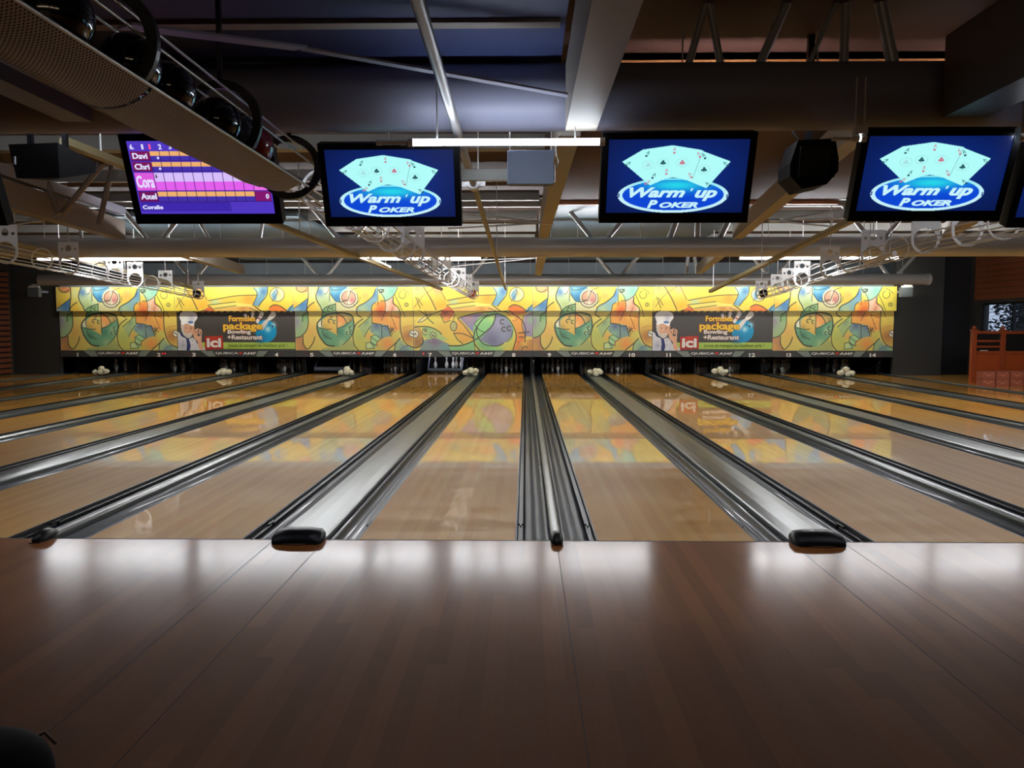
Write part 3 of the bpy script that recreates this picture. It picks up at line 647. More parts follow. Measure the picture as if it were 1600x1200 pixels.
    A.arc(1305, 195, 88, 86, 0, 360, 6); l([(1300, 120), (1310, 170), (1270, 230), (1240, 280)], 6, (40, 60, 110)); l([(1215, 350), (1270, 322), (1350, 345), (1430, 405)], t); l([(1440, 400), (1470, 350), (1505, 315)], 7); A.arc(100, 125, 18, 16, 0, 360, 4)
    l([(450, 330), (520, 380)], 7, (120, 40, 30)); l([(400, 390), (430, 430), (470, 400), (540, 420)], 5, (120, 40, 30))
    l([(20, 600), (100, 580), (230, 585), (330, 625), (380, 665)], t); l([(145, 705), (150, 770), (70, 825), (0, 805)], 9); l([(200, 765), (300, 765), (380, 770)], 5, (90, 70, 120))
    l([(110, 390), (200, 450), (270, 440), (400, 385)], 6); l([(90, 530), (160, 470), (240, 430), (250, 450), (150, 520), (90, 530)], 5); l([(185, 405), (210, 480), (285, 545)], 7); l([(360, 430), (415, 535), (490, 510)], 6, smooth=False)
    A.arc(530, 575, 40, 55, 0, 360, 7); l([(545, 440), (520, 520)], 6)
    l([(470, 800), (620, 798), (780, 740), (900, 660), (1010, 560), (1050, 440)], 10); l([(580, 485), (680, 590), (780, 720)], 8); l([(580, 485), (740, 440), (900, 415), (1110, 405), (1210, 420)], 8); l([(530, 655), (650, 665), (780, 720)], 7); l([(530, 655), (580, 730), (640, 775)], 8)
    l([(780, 545), (850, 490), (950, 440)], 6); l([(1040, 435), (920, 470), (820, 580), (780, 680), (790, 780), (850, 855)], 10); l([(820, 590), (820, 680), (900, 780), (1050, 805), (1140, 775)], 8); l([(790, 560), (850, 620), (910, 645)], 6); l([(1060, 430), (1190, 480), (1270, 590), (1300, 700), (1260, 850)], 9)
    l([(1255, 620), (1240, 700), (1180, 760)], 5); l([(1190, 430), (1290, 450), (1310, 500), (1250, 515)], 6, (200, 90, 40))
    for x, y in ((1130, 525), (1150, 610), (1215, 600)): A.arc(x, y, 26, 26, 50, 300, 10)
    l([(1330, 655), (1460, 640)], 9); l([(1335, 700), (1405, 700)], 7); l([(1280, 850), (1340, 760), (1300, 750)], 6, (190, 60, 40), smooth=False); A.arc(1410, 850, 40, 40, 40, 180, 7)
    A.arc(52, 665, 46, 44, 0, 360, 6); A.arc(180, 640, 38, 34, 60, 300, 6); A.arc(278, 680, 38, 36, 0, 360, 6)
    for x, y in ((52, 665), (185, 630), (278, 685)): l([(x-18, y-12), (x+18, y+12)], 7); l([(x+14, y-14), (x-14, y+14)], 5)
    l([(780, 745), (790, 850)], 5); l([(1390, 450), (1370, 560), (1405, 680)], 6); A.line([(40, 100), (40, 855)], 5, (240, 236, 200), .7)
    return A
def art_ad():
    A = Art(65, 1560, 400, 855, 364, 113, (74, 72, 70))
    b, p, l = A.blob, A.poly, A.line
    for i in range(24): p([(65+i*80, 400), (105+i*80, 400), (90+i*80, 416), (50+i*80, 416)], (206, 176, 70), .9)
    p([(370, 762), (1560, 762), (1560, 838), (370, 838)], (176, 208, 96))
    # jacket, neckerchief, face, hat, hand
    p([(65, 640), (110, 660), (170, 705), (240, 690), (290, 740), (330, 800), (415, 830), (415, 856), (65, 856)], (222, 224, 232), shade=[((190, 196, 212), 130, 800, 50)])
    p([(85, 635), (120, 650), (200, 700), (245, 690), (250, 712), (180, 722), (110, 690)], (40, 48, 92)); p([(170, 715), (205, 712), (228, 800), (215, 856), (172, 856), (180, 780)], (44, 56, 110))
    p([(120, 560), (270, 560), (268, 640), (235, 700), (190, 710), (140, 670), (115, 610)], (226, 172, 140), smooth=True, shade=[((240, 200, 170), 190, 600, 30)])
    p([(118, 560), (150, 560), (142, 620), (170, 670), (200, 665), (255, 650), (235, 705), (190, 715), (140, 680), (112, 620)], (214, 208, 200))
    l([(165, 590), (195, 596)], 5, (110, 80, 70)); l([(225, 590), (252, 586)], 5, (110, 80, 70)); A.ell(182, 606, 7, 5, (60, 44, 40)); A.ell(238, 603, 7, 5, (60, 44, 40)); l([(212, 600), (224, 628), (208, 634)], 4, (180, 120, 96)); l([(170, 650), (205, 664), (240, 645)], 7, (250, 246, 240)); l([(168, 644), (205, 656), (244, 638)], 3, (150, 80, 70))
    p([(95, 470), (110, 425), (170, 402), (250, 404), (310, 430), (322, 480), (285, 530), (270, 575), (190, 548), (118, 562), (112, 520)], (246, 246, 248), smooth=True, shade=[((206, 210, 222), 250, 480, 40)])
    A.ell(235, 530, 36, 17, (120, 150, 200)); l([(205, 528), (265, 532)], 4, (30, 60, 120))
    p([(262, 650), (300, 650), (325, 690), (368, 690), (370, 750), (385, 856), (330, 830), (320, 760), (280, 720)], (230, 180, 148), smooth=True)
    for q in ([(270, 640), (300, 615), (316, 650)], [(318, 660), (318, 612), (330, 608)], [(342, 665), (348, 620), (356, 615)], [(360, 690), (368, 640), (366, 625)]): l(q, 15, (232, 184, 152), 1)
    A.arc(290, 655, 24, 20, 0, 360, 10, (220, 164, 130)); 
    for y in (750, 800): A.ell(130, y, 5, 5, (60, 60, 90)); A.ell(250, y-10, 5, 5, (60, 60, 90))
    l([(300, 760), (290, 856)], 4, (170, 176, 196))
    p([(408, 695), (640, 686), (645, 838), (412, 848)], (178, 44, 34), shade=[((200, 70, 50), 520, 700, 60)])
    A.ell(1190, 632, 136, 130, (24, 156, 210)); b(1215, 610, 36, 34, (200, 236, 246)); b(1290, 560, 30, 30, (170, 220, 240)); b(1120, 720, 60, 50, (20, 110, 170), .8); A.ell(1275, 575, 12, 14, (20, 60, 100)); A.ell(1240, 560, 8, 9, (20, 60, 100))
    def pin(x, y, ang, s):
        c, q = math.cos(ang), math.sin(ang); f = lambda u, v: (x+(u*c-v*q)*s, y+(u*q+v*c)*s)
        A.poly([f(-16, -70), f(0, -84), f(16, -70), f(15, -44), f(11, -22), f(28, 20), f(30, 60), f(18, 96), f(-18, 96), f(-30, 60), f(-28, 20), f(-11, -22), f(-15, -44)], (236, 232, 226), smooth=True)
        A.line([f(-12, -30), f(12, -30)], 7, (190, 40, 40)); A.line([f(-11, -18), f(11, -18)], 5, (190, 40, 40))
    # the four tumbling pins
    def club(x0, y0, x1, y1, r0, r1, red):
        for i in range(30):
            u = i/29; r = r1+(r0-r1)*max(0, 1-u/.42)**.6 if u < .42 else r1*(.55+.45*abs((u-.42)/.58)**.5) if u < .999 else r1
            A.ell(x0+(x1-x0)*u, y0+(y1-y0)*u, r, r, (238, 234, 228))
        if red: A.ell(x0+(x1-x0)*.62, y0+(y1-y0)*.62, r1*.7, r1*.5, (190, 46, 44))
    club(1290, 440, 1160, 560, 34, 20, True); club(1145, 432, 1085, 520, 26, 20, True); club(1030, 430, 1020, 480, 20, 16, False); club(935, 452, 940, 480, 20, 14, False)
    p([(1110, 590), (1190, 500), (1225, 520), (1150, 620)], (232, 226, 220), .9, smooth=True)
    return A
AA, AC, AD = art_a(), art_c(), art_ad()
UH, LH = .68, 1.122            # heights of the upper and lower boards
ZS, ZL, ZU = .508, .694, 1.816
me_a_up = AA.mesh('upper_artwork', PW-.006, UH, art_m, (0, 75), pale=.16); me_a_lo = AA.mesh('lower_artwork', PW-.012, LH, art_m, (75, 189), pale=.24)
me_c_up = AC.mesh('upper_artwork', PW-.006, UH, art_m, (0, 75), pale=.16); me_c_lo = AC.mesh('lower_artwork', PW-.012, LH, art_m, (75, 189), pale=.24)
me_ad = AD.mesh('advert_artwork', PW-.012, LH, art_m)
desc = {0: 'green bowl and stair shapes art', 1: 'chef advert on dark grey', 2: 'green bowl and stair shapes art', 3: 'purple ball and crossing curves art', 4: 'green bowl and stair shapes art', 5: 'chef advert on dark grey', 6: 'green bowl and stair shapes art'}
def link(me, name, parent, loc):
    o = bpy.data.objects.new(name, me); C.objects.link(o); o.parent = parent; o.location = loc; return o
for k in range(7):
    xa = X0+k*PW; n1 = 2*k+1
    t = empty('masking_panel', (xa, YM, ZS), f'bright painted masking panel above lanes {NW[n1]} and {NW[n1+1]}, {desc[k]}', 'masking panel', 'masking panels above the pins')
    ad = k in (1, 5)
    link(me_c_up if k in (1, 3, 5) else me_a_up, 'upper_panel', t, (.003, -.13, ZU-ZS-.005))
    lo = link(me_ad if ad else me_c_lo if k == 3 else me_a_lo, 'lower_panel', t, (.006, 0, ZL-ZS))
    # thickness of the upper box
    g = MB(); g.box(xa+.003, xa+PW-.003, YM-.098, YM+.02, ZU-.004, ZU+UH-.006); g.build('upper_box', blackm, t)
    MB().box(xa, xa+PW, YM+.032, YM+.07, ZS, ZU+UH).build('backing_board', blackm, t)
    Y = YM-.004
    if ad:
        lo['label'] = 'printed advert with a chef in a white hat and a blue bowling ball'
        fx = lambda z: xa+.006+(z-65)/1495*(PW-.012)
        fz = lambda y: ZL+(855-y)/455*LH
        T = lambda s, a, b, c, d, m, **kw: text(s, fx(a), fx(b), fz(d), fz(c), Y, m, lo, **kw)
        T('Formules', 725, 1060, 455, 520, let_y, bold=.02, backing=(let_r, .035))
        T('package', 650, 1145, 530, 640, let_y, bold=.03, backing=(let_r, .035))
        T('Bowling', 705, 1000, 616, 676, let_w, bold=.03, backing=(let_r, .025))
        T('+Restaurant', 700, 1145, 676, 730, let_w, bold=.03, backing=(let_r, .025))
        T('ici', 432, 620, 714, 822, let_w, bold=.04)
        T('Jouez et mangez au meilleur prix !', 705, 1462, 776, 826, let_g, bold=.012)
    # number strip
    st = MB(); st.box(xa+.004, xa+PW-.004, YM-.03, YM+.03, ZS, ZL-.002, .006)
    st = st.build('number_strip', strip_m, t)
    fx = lambda z: xa+(z-60)/1455*PW
    fz = lambda y: ZS+(945-y)/88*(ZL-ZS)
    y0 = YM-.036
    g = MB()
    for q in ([(335, 866), (490, 866), (530, 938), (425, 938)], [(1060, 866), (1195, 866), (1125, 938), (1030, 938)]):
        pl = [(fx(a), fz(b)) for a, b in q]; g.plate(pl[::-1], y0, y0+.008)
    g.build('chevron', strip2_m, st)
    g = MB()
    for q in ([(335, 866), (347, 866), (437, 938), (425, 938)], [(1183, 866), (1195, 866), (1130, 938), (1118, 938)]):
        pl = [(fx(a), fz(b)) for a, b in q]; g.plate(pl[::-1], y0-.003, y0)
    g.build('dark_stripe', blackm, st)
    text('QUBICA', fx(530), fx(812), fz(914), fz(880), y0+.004, let_w, st, bold=.015)
    text('AMF', fx(868), fx(1030), fz(914), fz(880), y0+.004, let_w, st, bold=.015)
    g = MB(); g.plate([(fx(812), fz(880)), (fx(840), fz(918)), (fx(868), fz(880))], y0-.002, y0+.006); g.build('red_triangle', mat('logo red', (214, 60, 44), .4), st)
    n2 = n1+1
    text(str(n1), fx(268 if n1 == 1 else 240 if n1 < 10 else 230), fx(285), fz(942), fz(890), y0+.004, let_w, st, name='lane_number', bold=.035)
    text(str(n2), fx(1262 if n2 < 10 else 1232), fx(1306), fz(942), fz(890), y0+.004, let_w, st, name='lane_number', bold=.035)
    for j, q in enumerate((180, 212, 1330, 1362)):
        on = (n1 == 7 and j == 0) or (n2 == 2 and j >= 2)
        MB().sphere((fx(q), y0+.004, fz(900)), .020, 12, 8, (1, .6, 1)).build('indicator_lamp', led_on if on else led_m, st)
# grey top trim above the masking
mb = MB(); mb.box(X0, X0+7*PW, YM+.08, YM+.14, 2.45, 2.72); structure('trim_3', mb, bwall_m)

# ================================================================== ROOF STEELWORK
def chord(name, xa, xb, d, z, r, label, webs, m=steel, zt=3.42, capR=False):
    y = d-CD
    t = empty(name, ((xa+xb)/2, y, z), label, 'roof truss', 'roof trusses across the hall')
    MB().tube([(xa, y, z), (xb, y, z)], r, 32).build('lower_chord', m, t)
    MB().box(xa, xb, y-.06, y+.06, zt-.12, zt).build('upper_chord', m, t)
    for (x0, x1, w) in webs:
        MB().tube([(x0, y, z+r*.7), (x1, y, zt-.1)], w, 12).build('web_member', steel, t)
    if capR:
        MB().tube([(xb-.06, y, z), (xb+.02, y, z)], r*1.07, 32).build('end_ring', whiteb_m, t)
    return t
zC = 2.725
def webset(xs, dx, w): return [q for x in xs for q in ((x-.10, x-dx, w), (x+.10, x+dx, w))]
tC = chord('roof_truss', -9, 8.5, 4.7, zC, .187, 'nearest steel roof truss, wide dark round chord above the hanging screens', [(.92, 1.05, .022), (1.13, 1.03, .022), (1.32, 1.52, .026), (1.60, 1.80, .014), (1.82, 1.82, .026), (2.11, 2.0, .035), (3.2, 3.4, .03), (-6.6, -6.9, .03)], m=steel_d)
tA = chord('roof_truss', -8.5, 11.6, 12.9, 2.665, .158, 'middle steel roof truss, pale round chord crossing the hall behind the screens', webset([-6.0, -2.9, 1.19, 5.6, 9.2], .55, .036)+[(-7.2, -7.25, .03), (-5.1, -5.4, .03), (-4.3, -4.2, .03), (2.3, 2.5, .05), (2.75, 2.75, .05), (3.1, 3.35, .05)])
tB = chord('roof_truss', -13.2, 10.75, 21.5, 2.635, .145, 'farthest steel roof truss, pale round chord just in front of the bright masking', webset([-9.0, -5.48, -1.6, 2.46, 6.6, 9.8], .62, .045)+[(4.3, 4.35, .05), (4.62, 4.5, .05)], capR=True)
# purlins: light channels across the hall under the brown boards
pi = ['nearest', 'second nearest', 'third nearest', 'fourth nearest', 'fifth nearest', 'sixth nearest', 'seventh nearest', 'eighth nearest', 'ninth nearest', 'tenth nearest']
for side_, xa, xb in (('left', -14.0, .2), ('right', 3.75, 12.2)):
    i = 0
    for d in (8.5, 10.3, 11.9, 14.0, 15.8, 17.6, 19.4, 20.9):
        w_ = .16 if d < 9 else .06
        o = MB().box(xa, xb, d-CD-w_/2, d-CD+w_/2, ZC-.20, ZC-.05).build('ceiling_purlin', purlin_m, org=((xa+xb)/2, d-CD, ZC-.2))
        tag(o, f'pale steel roof purlin, {pi[i]} of those {side_} of the central beam', 'purlin', 'pale purlins under the roof'); i += 1
# ceiling boards (hung panels)
def board(name, x0, x1, d0, d1, z, m, label):
    o = MB().box(x0, x1, d0-CD, d1-CD, z, z+.05).build(name, m, org=((x0+x1)/2, (d0+d1)/2-CD, z)); tag(o, label, 'ceiling board'); return o
board('ceiling_board', .42, 3.7, 12.0, 22.2, 3.22, teal_m, 'large slate blue ceiling board in the middle bay, right of the central beam')
board('ceiling_board', -7.8, -3.8, 13.3, 22.2, 3.22, teal_m, 'slate blue ceiling board behind the leftmost poker screen')
board('ceiling_board', .42, 4.6, 5.9, 11.9, 3.24, redb_m, 'red brown ceiling board between the two middle screens, beyond the nearest truss')
board('ceiling_board', .42, 4.6, 1.0, 5.5, 3.24, redb_m, 'red brown ceiling board above the nearest truss at the top right')
for d, lab in ((5.7, 'orange timber batten across the ceiling above the nearest truss'), (11.95, 'thin pale timber batten where the red brown and slate blue boards meet')):
    o = MB().box(.42, 4.6, d-CD-.05, d-CD+.05, 3.19, 3.24).build('timber_batten', mat('pine batten', (176, 110, 62), .5), org=(2.5, d-CD, 3.19)); tag(o, lab, 'batten')
o = MB().box(.9, 4.5, 6.05-CD, 6.28-CD, 3.2, 3.235).build('duct_strip', purlin_m, org=(2.7, 6.15-CD, 3.2)); tag(o, 'whitish perforated strip just beyond the orange timber batten', 'ceiling strip')
o = MB().box(-6.2, .20, 1.2-CD, 5.32-CD, 2.918, 2.96).build('ceiling_board', navy_m, org=(-3, -2, 2.918)); tag(o, 'dark navy board hanging over the approach left of the central beam', 'ceiling board')
o = MB().box(-2.2, .17, 4.02-CD, 4.10-CD, 2.898, 2.918).build('batten_strip', beam_m, org=(-1, 4.06-CD, 2.9)); tag(o, 'pale flat batten under the navy board, close to the central beam', 'batten')
o = MB().bar(P(195, 40, 3.1), P(470, 75, 3.9), .09, .01).build('brace_plate', steel_d, org=P(330, 60, 3.5)); tag(o, 'grey flat brace plate crossing the dark ceiling above the perforated trough', 'brace')
o = MB().bar(P(470, 75, 3.9), P(905, 152, 4.3), .05, .01).build('brace_plate', steel_d, org=P(690, 112, 4.1)); tag(o, 'long thin diagonal brace on the dark ceiling behind the slim pipe', 'brace')

def beam(name, a, b, w, h, m, label, cat='roof beam', group='roof beams along the hall'):
    a = Vector(a); b = Vector(b); up = Vector((0, 0, 1))
    g = MB(); g.bar(a+up*h/2, b+up*h/2, w, h); o = g.build(name, m, org=(a+b)/2); tag(o, label, cat, group); return o
beam('roof_beam', (.305, 1.0-CD, 1.414+1.075), (.305, 4.50-CD, 1.414+1.075), .17, .36, beam_m, 'grey beige box beam at top centre, running towards the lit tube')
beam('roof_beam', P(890, 212, 5.4), P(849, 373, 12.72), .145, .30, beam_m, 'grey beige box beam beyond the lit tube, between the two middle screens')
beam('roof_beam', P(846, 402, 13.15), P(841, 431, 21.3), .16, .2, beam_m, 'short looking box beam between the middle and farthest trusses, at the centre')
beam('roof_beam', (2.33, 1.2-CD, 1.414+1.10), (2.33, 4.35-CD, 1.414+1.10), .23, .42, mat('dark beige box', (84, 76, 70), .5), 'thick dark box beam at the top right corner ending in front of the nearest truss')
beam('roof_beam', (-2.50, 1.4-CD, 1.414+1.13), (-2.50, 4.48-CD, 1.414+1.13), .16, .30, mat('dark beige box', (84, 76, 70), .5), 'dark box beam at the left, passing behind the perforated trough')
beam('roof_beam', P(1345, 214, 6.6), P(1152, 374, 12.75), .15, .24, beam_m, 'slanting beige beam passing behind the black speaker at the right')
beam('roof_beam', P(1124, 402, 13.15), P(1093, 428, 21.3), .16, .22, beam_m, 'beige beam right of centre between the middle and farthest trusses')
beam('roof_beam', P(280, 400, 13.2), P(378, 428, 21.3), .16, .22, beam_m, 'beige beam left of centre between the middle and farthest trusses')
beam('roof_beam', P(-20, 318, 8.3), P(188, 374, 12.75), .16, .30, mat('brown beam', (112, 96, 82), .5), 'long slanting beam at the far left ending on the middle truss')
beam('roof_beam', P(1600, 300, 9.0), P(1480, 372, 12.75), .15, .22, beam_m, 'slanting beam behind the rightmost screens')
# a lattice girder at the left
mat('brown beam', (112, 96, 82), .5)
t = empty('lattice_girder', P(90, 330, 10), 'brown lattice girder under the black speaker at the left', 'roof girder')
MB().bar(P(-30, 255, 8.2), P(190, 330, 12.6), .12, .12).build('upper_flange', steel_d, t)
for q, (a, b) in enumerate((((-5, 300), (30, 275)), ((92, 335), (72, 280)), ((96, 335), (165, 250)), ((155, 350), (176, 256)), ((40, 310), (66, 262)))):
    MB().tube([P(a[0], a[1], 9.4+q*.3), P(b[0], b[1], 9.4+q*.3)], .035, 8).build('web_member', MATS['brown beam'], t)

# thin light rails hanging under the trusses
def rail(a, b, lab, drops, w=.07, h=.055):
    a = Vector(a); b = Vector(b)
    t = empty('hanging_rail', (a+b)/2, lab, 'rail', 'thin rails running towards the pins')
    MB().bar(a, b, w, h).build('rail_channel', olive_m, t)
    for u in drops:
        p = a.lerp(b, u); MB().tube([p, (p.x, p.y, ZC)], .008, 6).build('drop_rod', whiteb_m, t)
    return t
rail(P(100, 221, 5.7), P(690, 452, 20), 'left thin yellow grey rail, passing under the poker screen towards lane seven', (.03, .32, .62, .97))
rail(P(1378, 320, 8.2), P(1110, 455, 15.6), 'right thin yellow grey rail, dropping towards the masking of lanes eleven and twelve', (.05, .55, .97))
rail(P(-30, 367, 10.5), P(300, 450, 18.5), 'far left grey rail above the white ring brackets', (.1, .55, .97))
# slim pipe
t = empty('ceiling_pipe', P(740, 290, 5.5), 'slim grey pipe running overhead past the lit tube towards lane eight', 'pipe')
pa, pm, pb = P(646, -20, 2.75), P(740, 288, 6.1), P(790, 452, 16)
pa = pa+(pa-pm)*.8
MB().tube([pa, pm], .026, 16).build('thick_pipe', mat('pipe grey', (120, 118, 118), .35, metal=.3), t)
MB().tube([pm, pb], .024, 12).build('thin_pipe', olive_m, t)
MB().tube([pa.lerp(pm, .79), pa.lerp(pm, .794)], .029, 16).build('coupling', steel_d, t)
g = MB(); dv = (pb-pm).normalized(); g.tube([pm-dv*.05, pm+dv*.05], .045, 16); g.box(pm.x-.09, pm.x+.09, pm.y-.012, pm.y+.012, pm.z-.02, pm.z+.02, .006); g.build('clamp', white_m, t)
for u in (.06, .5, .95):
    p = pm.lerp(pb, u); MB().tube([p, (p.x, p.y, ZC)], .007, 6).build('drop_rod', whiteb_m, t)
# bracing rods meeting at turnbuckles
for (cx_, cy_, d, ends, lab) in ((858, 348, 10.6, ((700, 331), (700, 357), (716, 345)), 'thin crossing brace rods with a turnbuckle beside the central beam'), (1212, 345, 10.8, ((1330, 325), (1330, 340), (1316, 356)), 'thin crossing brace rods with a turnbuckle right of the slanting beam'), (60, 345, 10.8, ((-40, 338), (-40, 362)), 'thin crossing brace rods with a turnbuckle at the far left'), (848, 402.5, 15.5, ((700, 408), (690, 418)), 'faint brace rods between the middle and farthest trusses')):
    c = P(cx_, cy_, d); t = empty('brace_rods', c, lab, 'brace rod', 'turnbuckle brace rods')
    for e in ends: MB().tube([c, P(e[0], e[1], d-.1)], .011, 6).build('rod', whiteb_m, t)
    MB().tube([c+Vector((-.09, 0, 0)), c+Vector((.05, 0, .0))], .028, 8).build('turnbuckle', whiteb_m, t)

# ================================================================== FLUORESCENT TUBES
def tube_light(a, b, r, m, lab, grp, name='fluorescent_tube', cat='tube light', housing=True, body=white_m, drop=True, top=ZC):
    a = Vector(a); b = Vector(b); t = empty(name, (a+b)/2, lab, cat, grp)
    d = (b-a).normalized()
    MB().tube([a+d*.03, b-d*.03], r, 12).build('tube', m, t)
    for q in (a, b-d*.03): MB().tube([q, q+d*.03], r*1.25, 12).build('end_holder', body, t)
    if housing:
        g = MB(); u = Vector((0, 0, r+.022)); g.bar(a+u, b+u, .05, .04); g.build('housing', body, t)
    if drop:
        for k_ in (.15, .85):
            q = a.lerp(b, k_); MB().tube([q+Vector((0, 0, r*.8)), (q.x, q.y, top)], .005, 6).build('drop_rod', whiteb_m, t)
    return t
yt = 4.40-CD
def batten_light(x0, x1, y, z0, z1, m, lab, grp):
    t = empty('batten_light', ((x0+x1)/2, y, z1+.04), lab, 'tube light', grp)
    MB().box(x0, x1, y, y+.09, z0, z1, .012).build('diffuser', m, t)
    MB().box(x0-.01, x1+.01, y-.01, y+.10, z1, z1+.05, .004).build('housing', white_m, t)
    for q in (x0+.2, x1-.2): MB().tube([(q, y+.05, z1+.04), (q, y+.05, ZC)], .006, 6).build('drop_rod', whiteb_m, t)
    return t
zT = P(800, 222, 4.40).z
xt0, xt1 = P(637, 222, 4.40).x, P(945, 221, 4.40).x
tube_light((xt0, yt, zT), (xt1, yt, zT), .018, tube_near, 'bright white fluorescent tube hanging between the two middle screens', 'tubes under the nearest truss', housing=False)
p = P(588, 223, 4.40); tube_light(p, (xt0-.01, p.y, p.z), .012, tube_dim, 'unlit short tube holder left of the bright central tube', 'tubes under the nearest truss', housing=False, drop=False, name='lamp_holder', cat='lamp holder')
for px0, px1, lab in ((1333, 1353, 'short glare of a white tube at the left corner of the right poker screen'), (1590, 1640, 'white tube just cut by the right edge of the picture')):
    a, b = P(px0, 216, 4.33), P(px1, 216, 4.33)
    tube_light(a, b, .016, tube_near, lab, 'tubes under the nearest truss', top=2.72)
b_ = P(1300, 217, 4.33); tube_light(b_, P(1331, 217, 4.33), .009, tube_dim, 'thin unlit holder leading to the glare at the right poker screen', 'tubes under the nearest truss', housing=False, drop=False, name='lamp_holder', cat='lamp holder')
# row behind the middle truss
yA = 13.42-CD; i = 0
ord_ = ['first', 'second', 'third', 'fourth', 'fifth', 'sixth', 'seventh', 'eighth', 'ninth', 'tenth', 'eleventh', 'twelfth', 'thirteenth', 'fourteenth', 'fifteenth', 'sixteenth']
xs = [-8.55+k*1.54 for k in range(7)] + [3.95+k*1.62 for k in range(4)]
for x in xs:
    batten_light(x, x+1.48, 13.74-CD, 2.60, 2.74, tube_a, f'white tube light hung behind the middle truss, {ord_[i]} from the left', 'tube lights behind the middle truss'); i += 1
yB = 21.15-CD+.62; i = 0
for k in range(13):
    x = -12.7+k*1.8
    tube_light((x, yB, 2.66), (x+1.5, yB, 2.66), .02, tube_b, f'white tube light hung behind the farthest truss, {ord_[i]} from the left', 'tube lights facing the masking'); i += 1
tube_c = tube_mat('added tube glow', ROW_C, (235, 240, 250)); i = 0  # hidden tube row added to light the ceiling and the middle truss
for x in (-7.2, -5.2, -3.2, -1.2, .8, 2.8, 4.8, 6.4):
    t = tube_light((x, 5.12-CD, 2.86), (x+1.2, 5.12-CD, 2.86), .02, tube_c, f'unseen white tube light added behind the nearest truss, {ord_[i]} from the left', 'added tube lights behind the nearest truss', housing=False); i += 1
    g = MB(); g.box(x, x+1.2, 5.03-CD, 5.045-CD, 2.72, 2.97); g.box(x, x+1.2, 5.045-CD, 5.16-CD, 2.955, 2.97); g.build('shade', blackm, t)  # black screens added to keep this row's light off the approach
for xa_, xb_, lab in ((-8.8, -6.0, 'white conduit lit up under the middle truss at the left'), (-2.95, -.8, 'white conduit lit up under the middle truss left of the centre'), (3.8, 6.6, 'white conduit lit up under the middle truss at the right')):
    t = empty('conduit', ((xa_+xb_)/2, 14.3-CD, 2.60), lab, 'conduit', 'white conduits beyond the middle truss')
    MB().tube([(xa_, 14.3-CD, 2.60), (xb_, 14.3-CD, 2.60)], .032, 12).build('pipe', white_m, t)
    for x in (xa_+.4, xb_-.4): MB().tube([(x, 14.3-CD, 2.61), (x, 14.3-CD, ZC)], .007, 6).build('drop_rod', whiteb_m, t)
# tubes lying along the rails, unlit
for (a, b, d0, d1, lab) in (((115, 399), (168, 411), 13.3, 14.6, 'white tube along the far left rail, beside a plate bracket'), ((579, 403), (609, 417), 13.3, 14.6, 'white tube on the left rail just beyond the middle truss'), ((1212, 404), (1224, 398.5), 13.4, 13.0, 'short white tube beside the right rail below the middle truss'), ((1398, 396), (1352, 410), 8.6, 9.5, 'white tube slanting through the right ring brackets'), ((671, 446), (688, 450), 18.6, 19.5, 'small white lamp at the end of the left rail')):
    A_, B_ = P(a[0], a[1], d0), P(b[0], b[1], d1)
    tube_light(A_, B_, .022, tube_dim, lab, 'plain white tubes near the rails', housing=False, name='lamp_tube', drop='slanting' in lab)

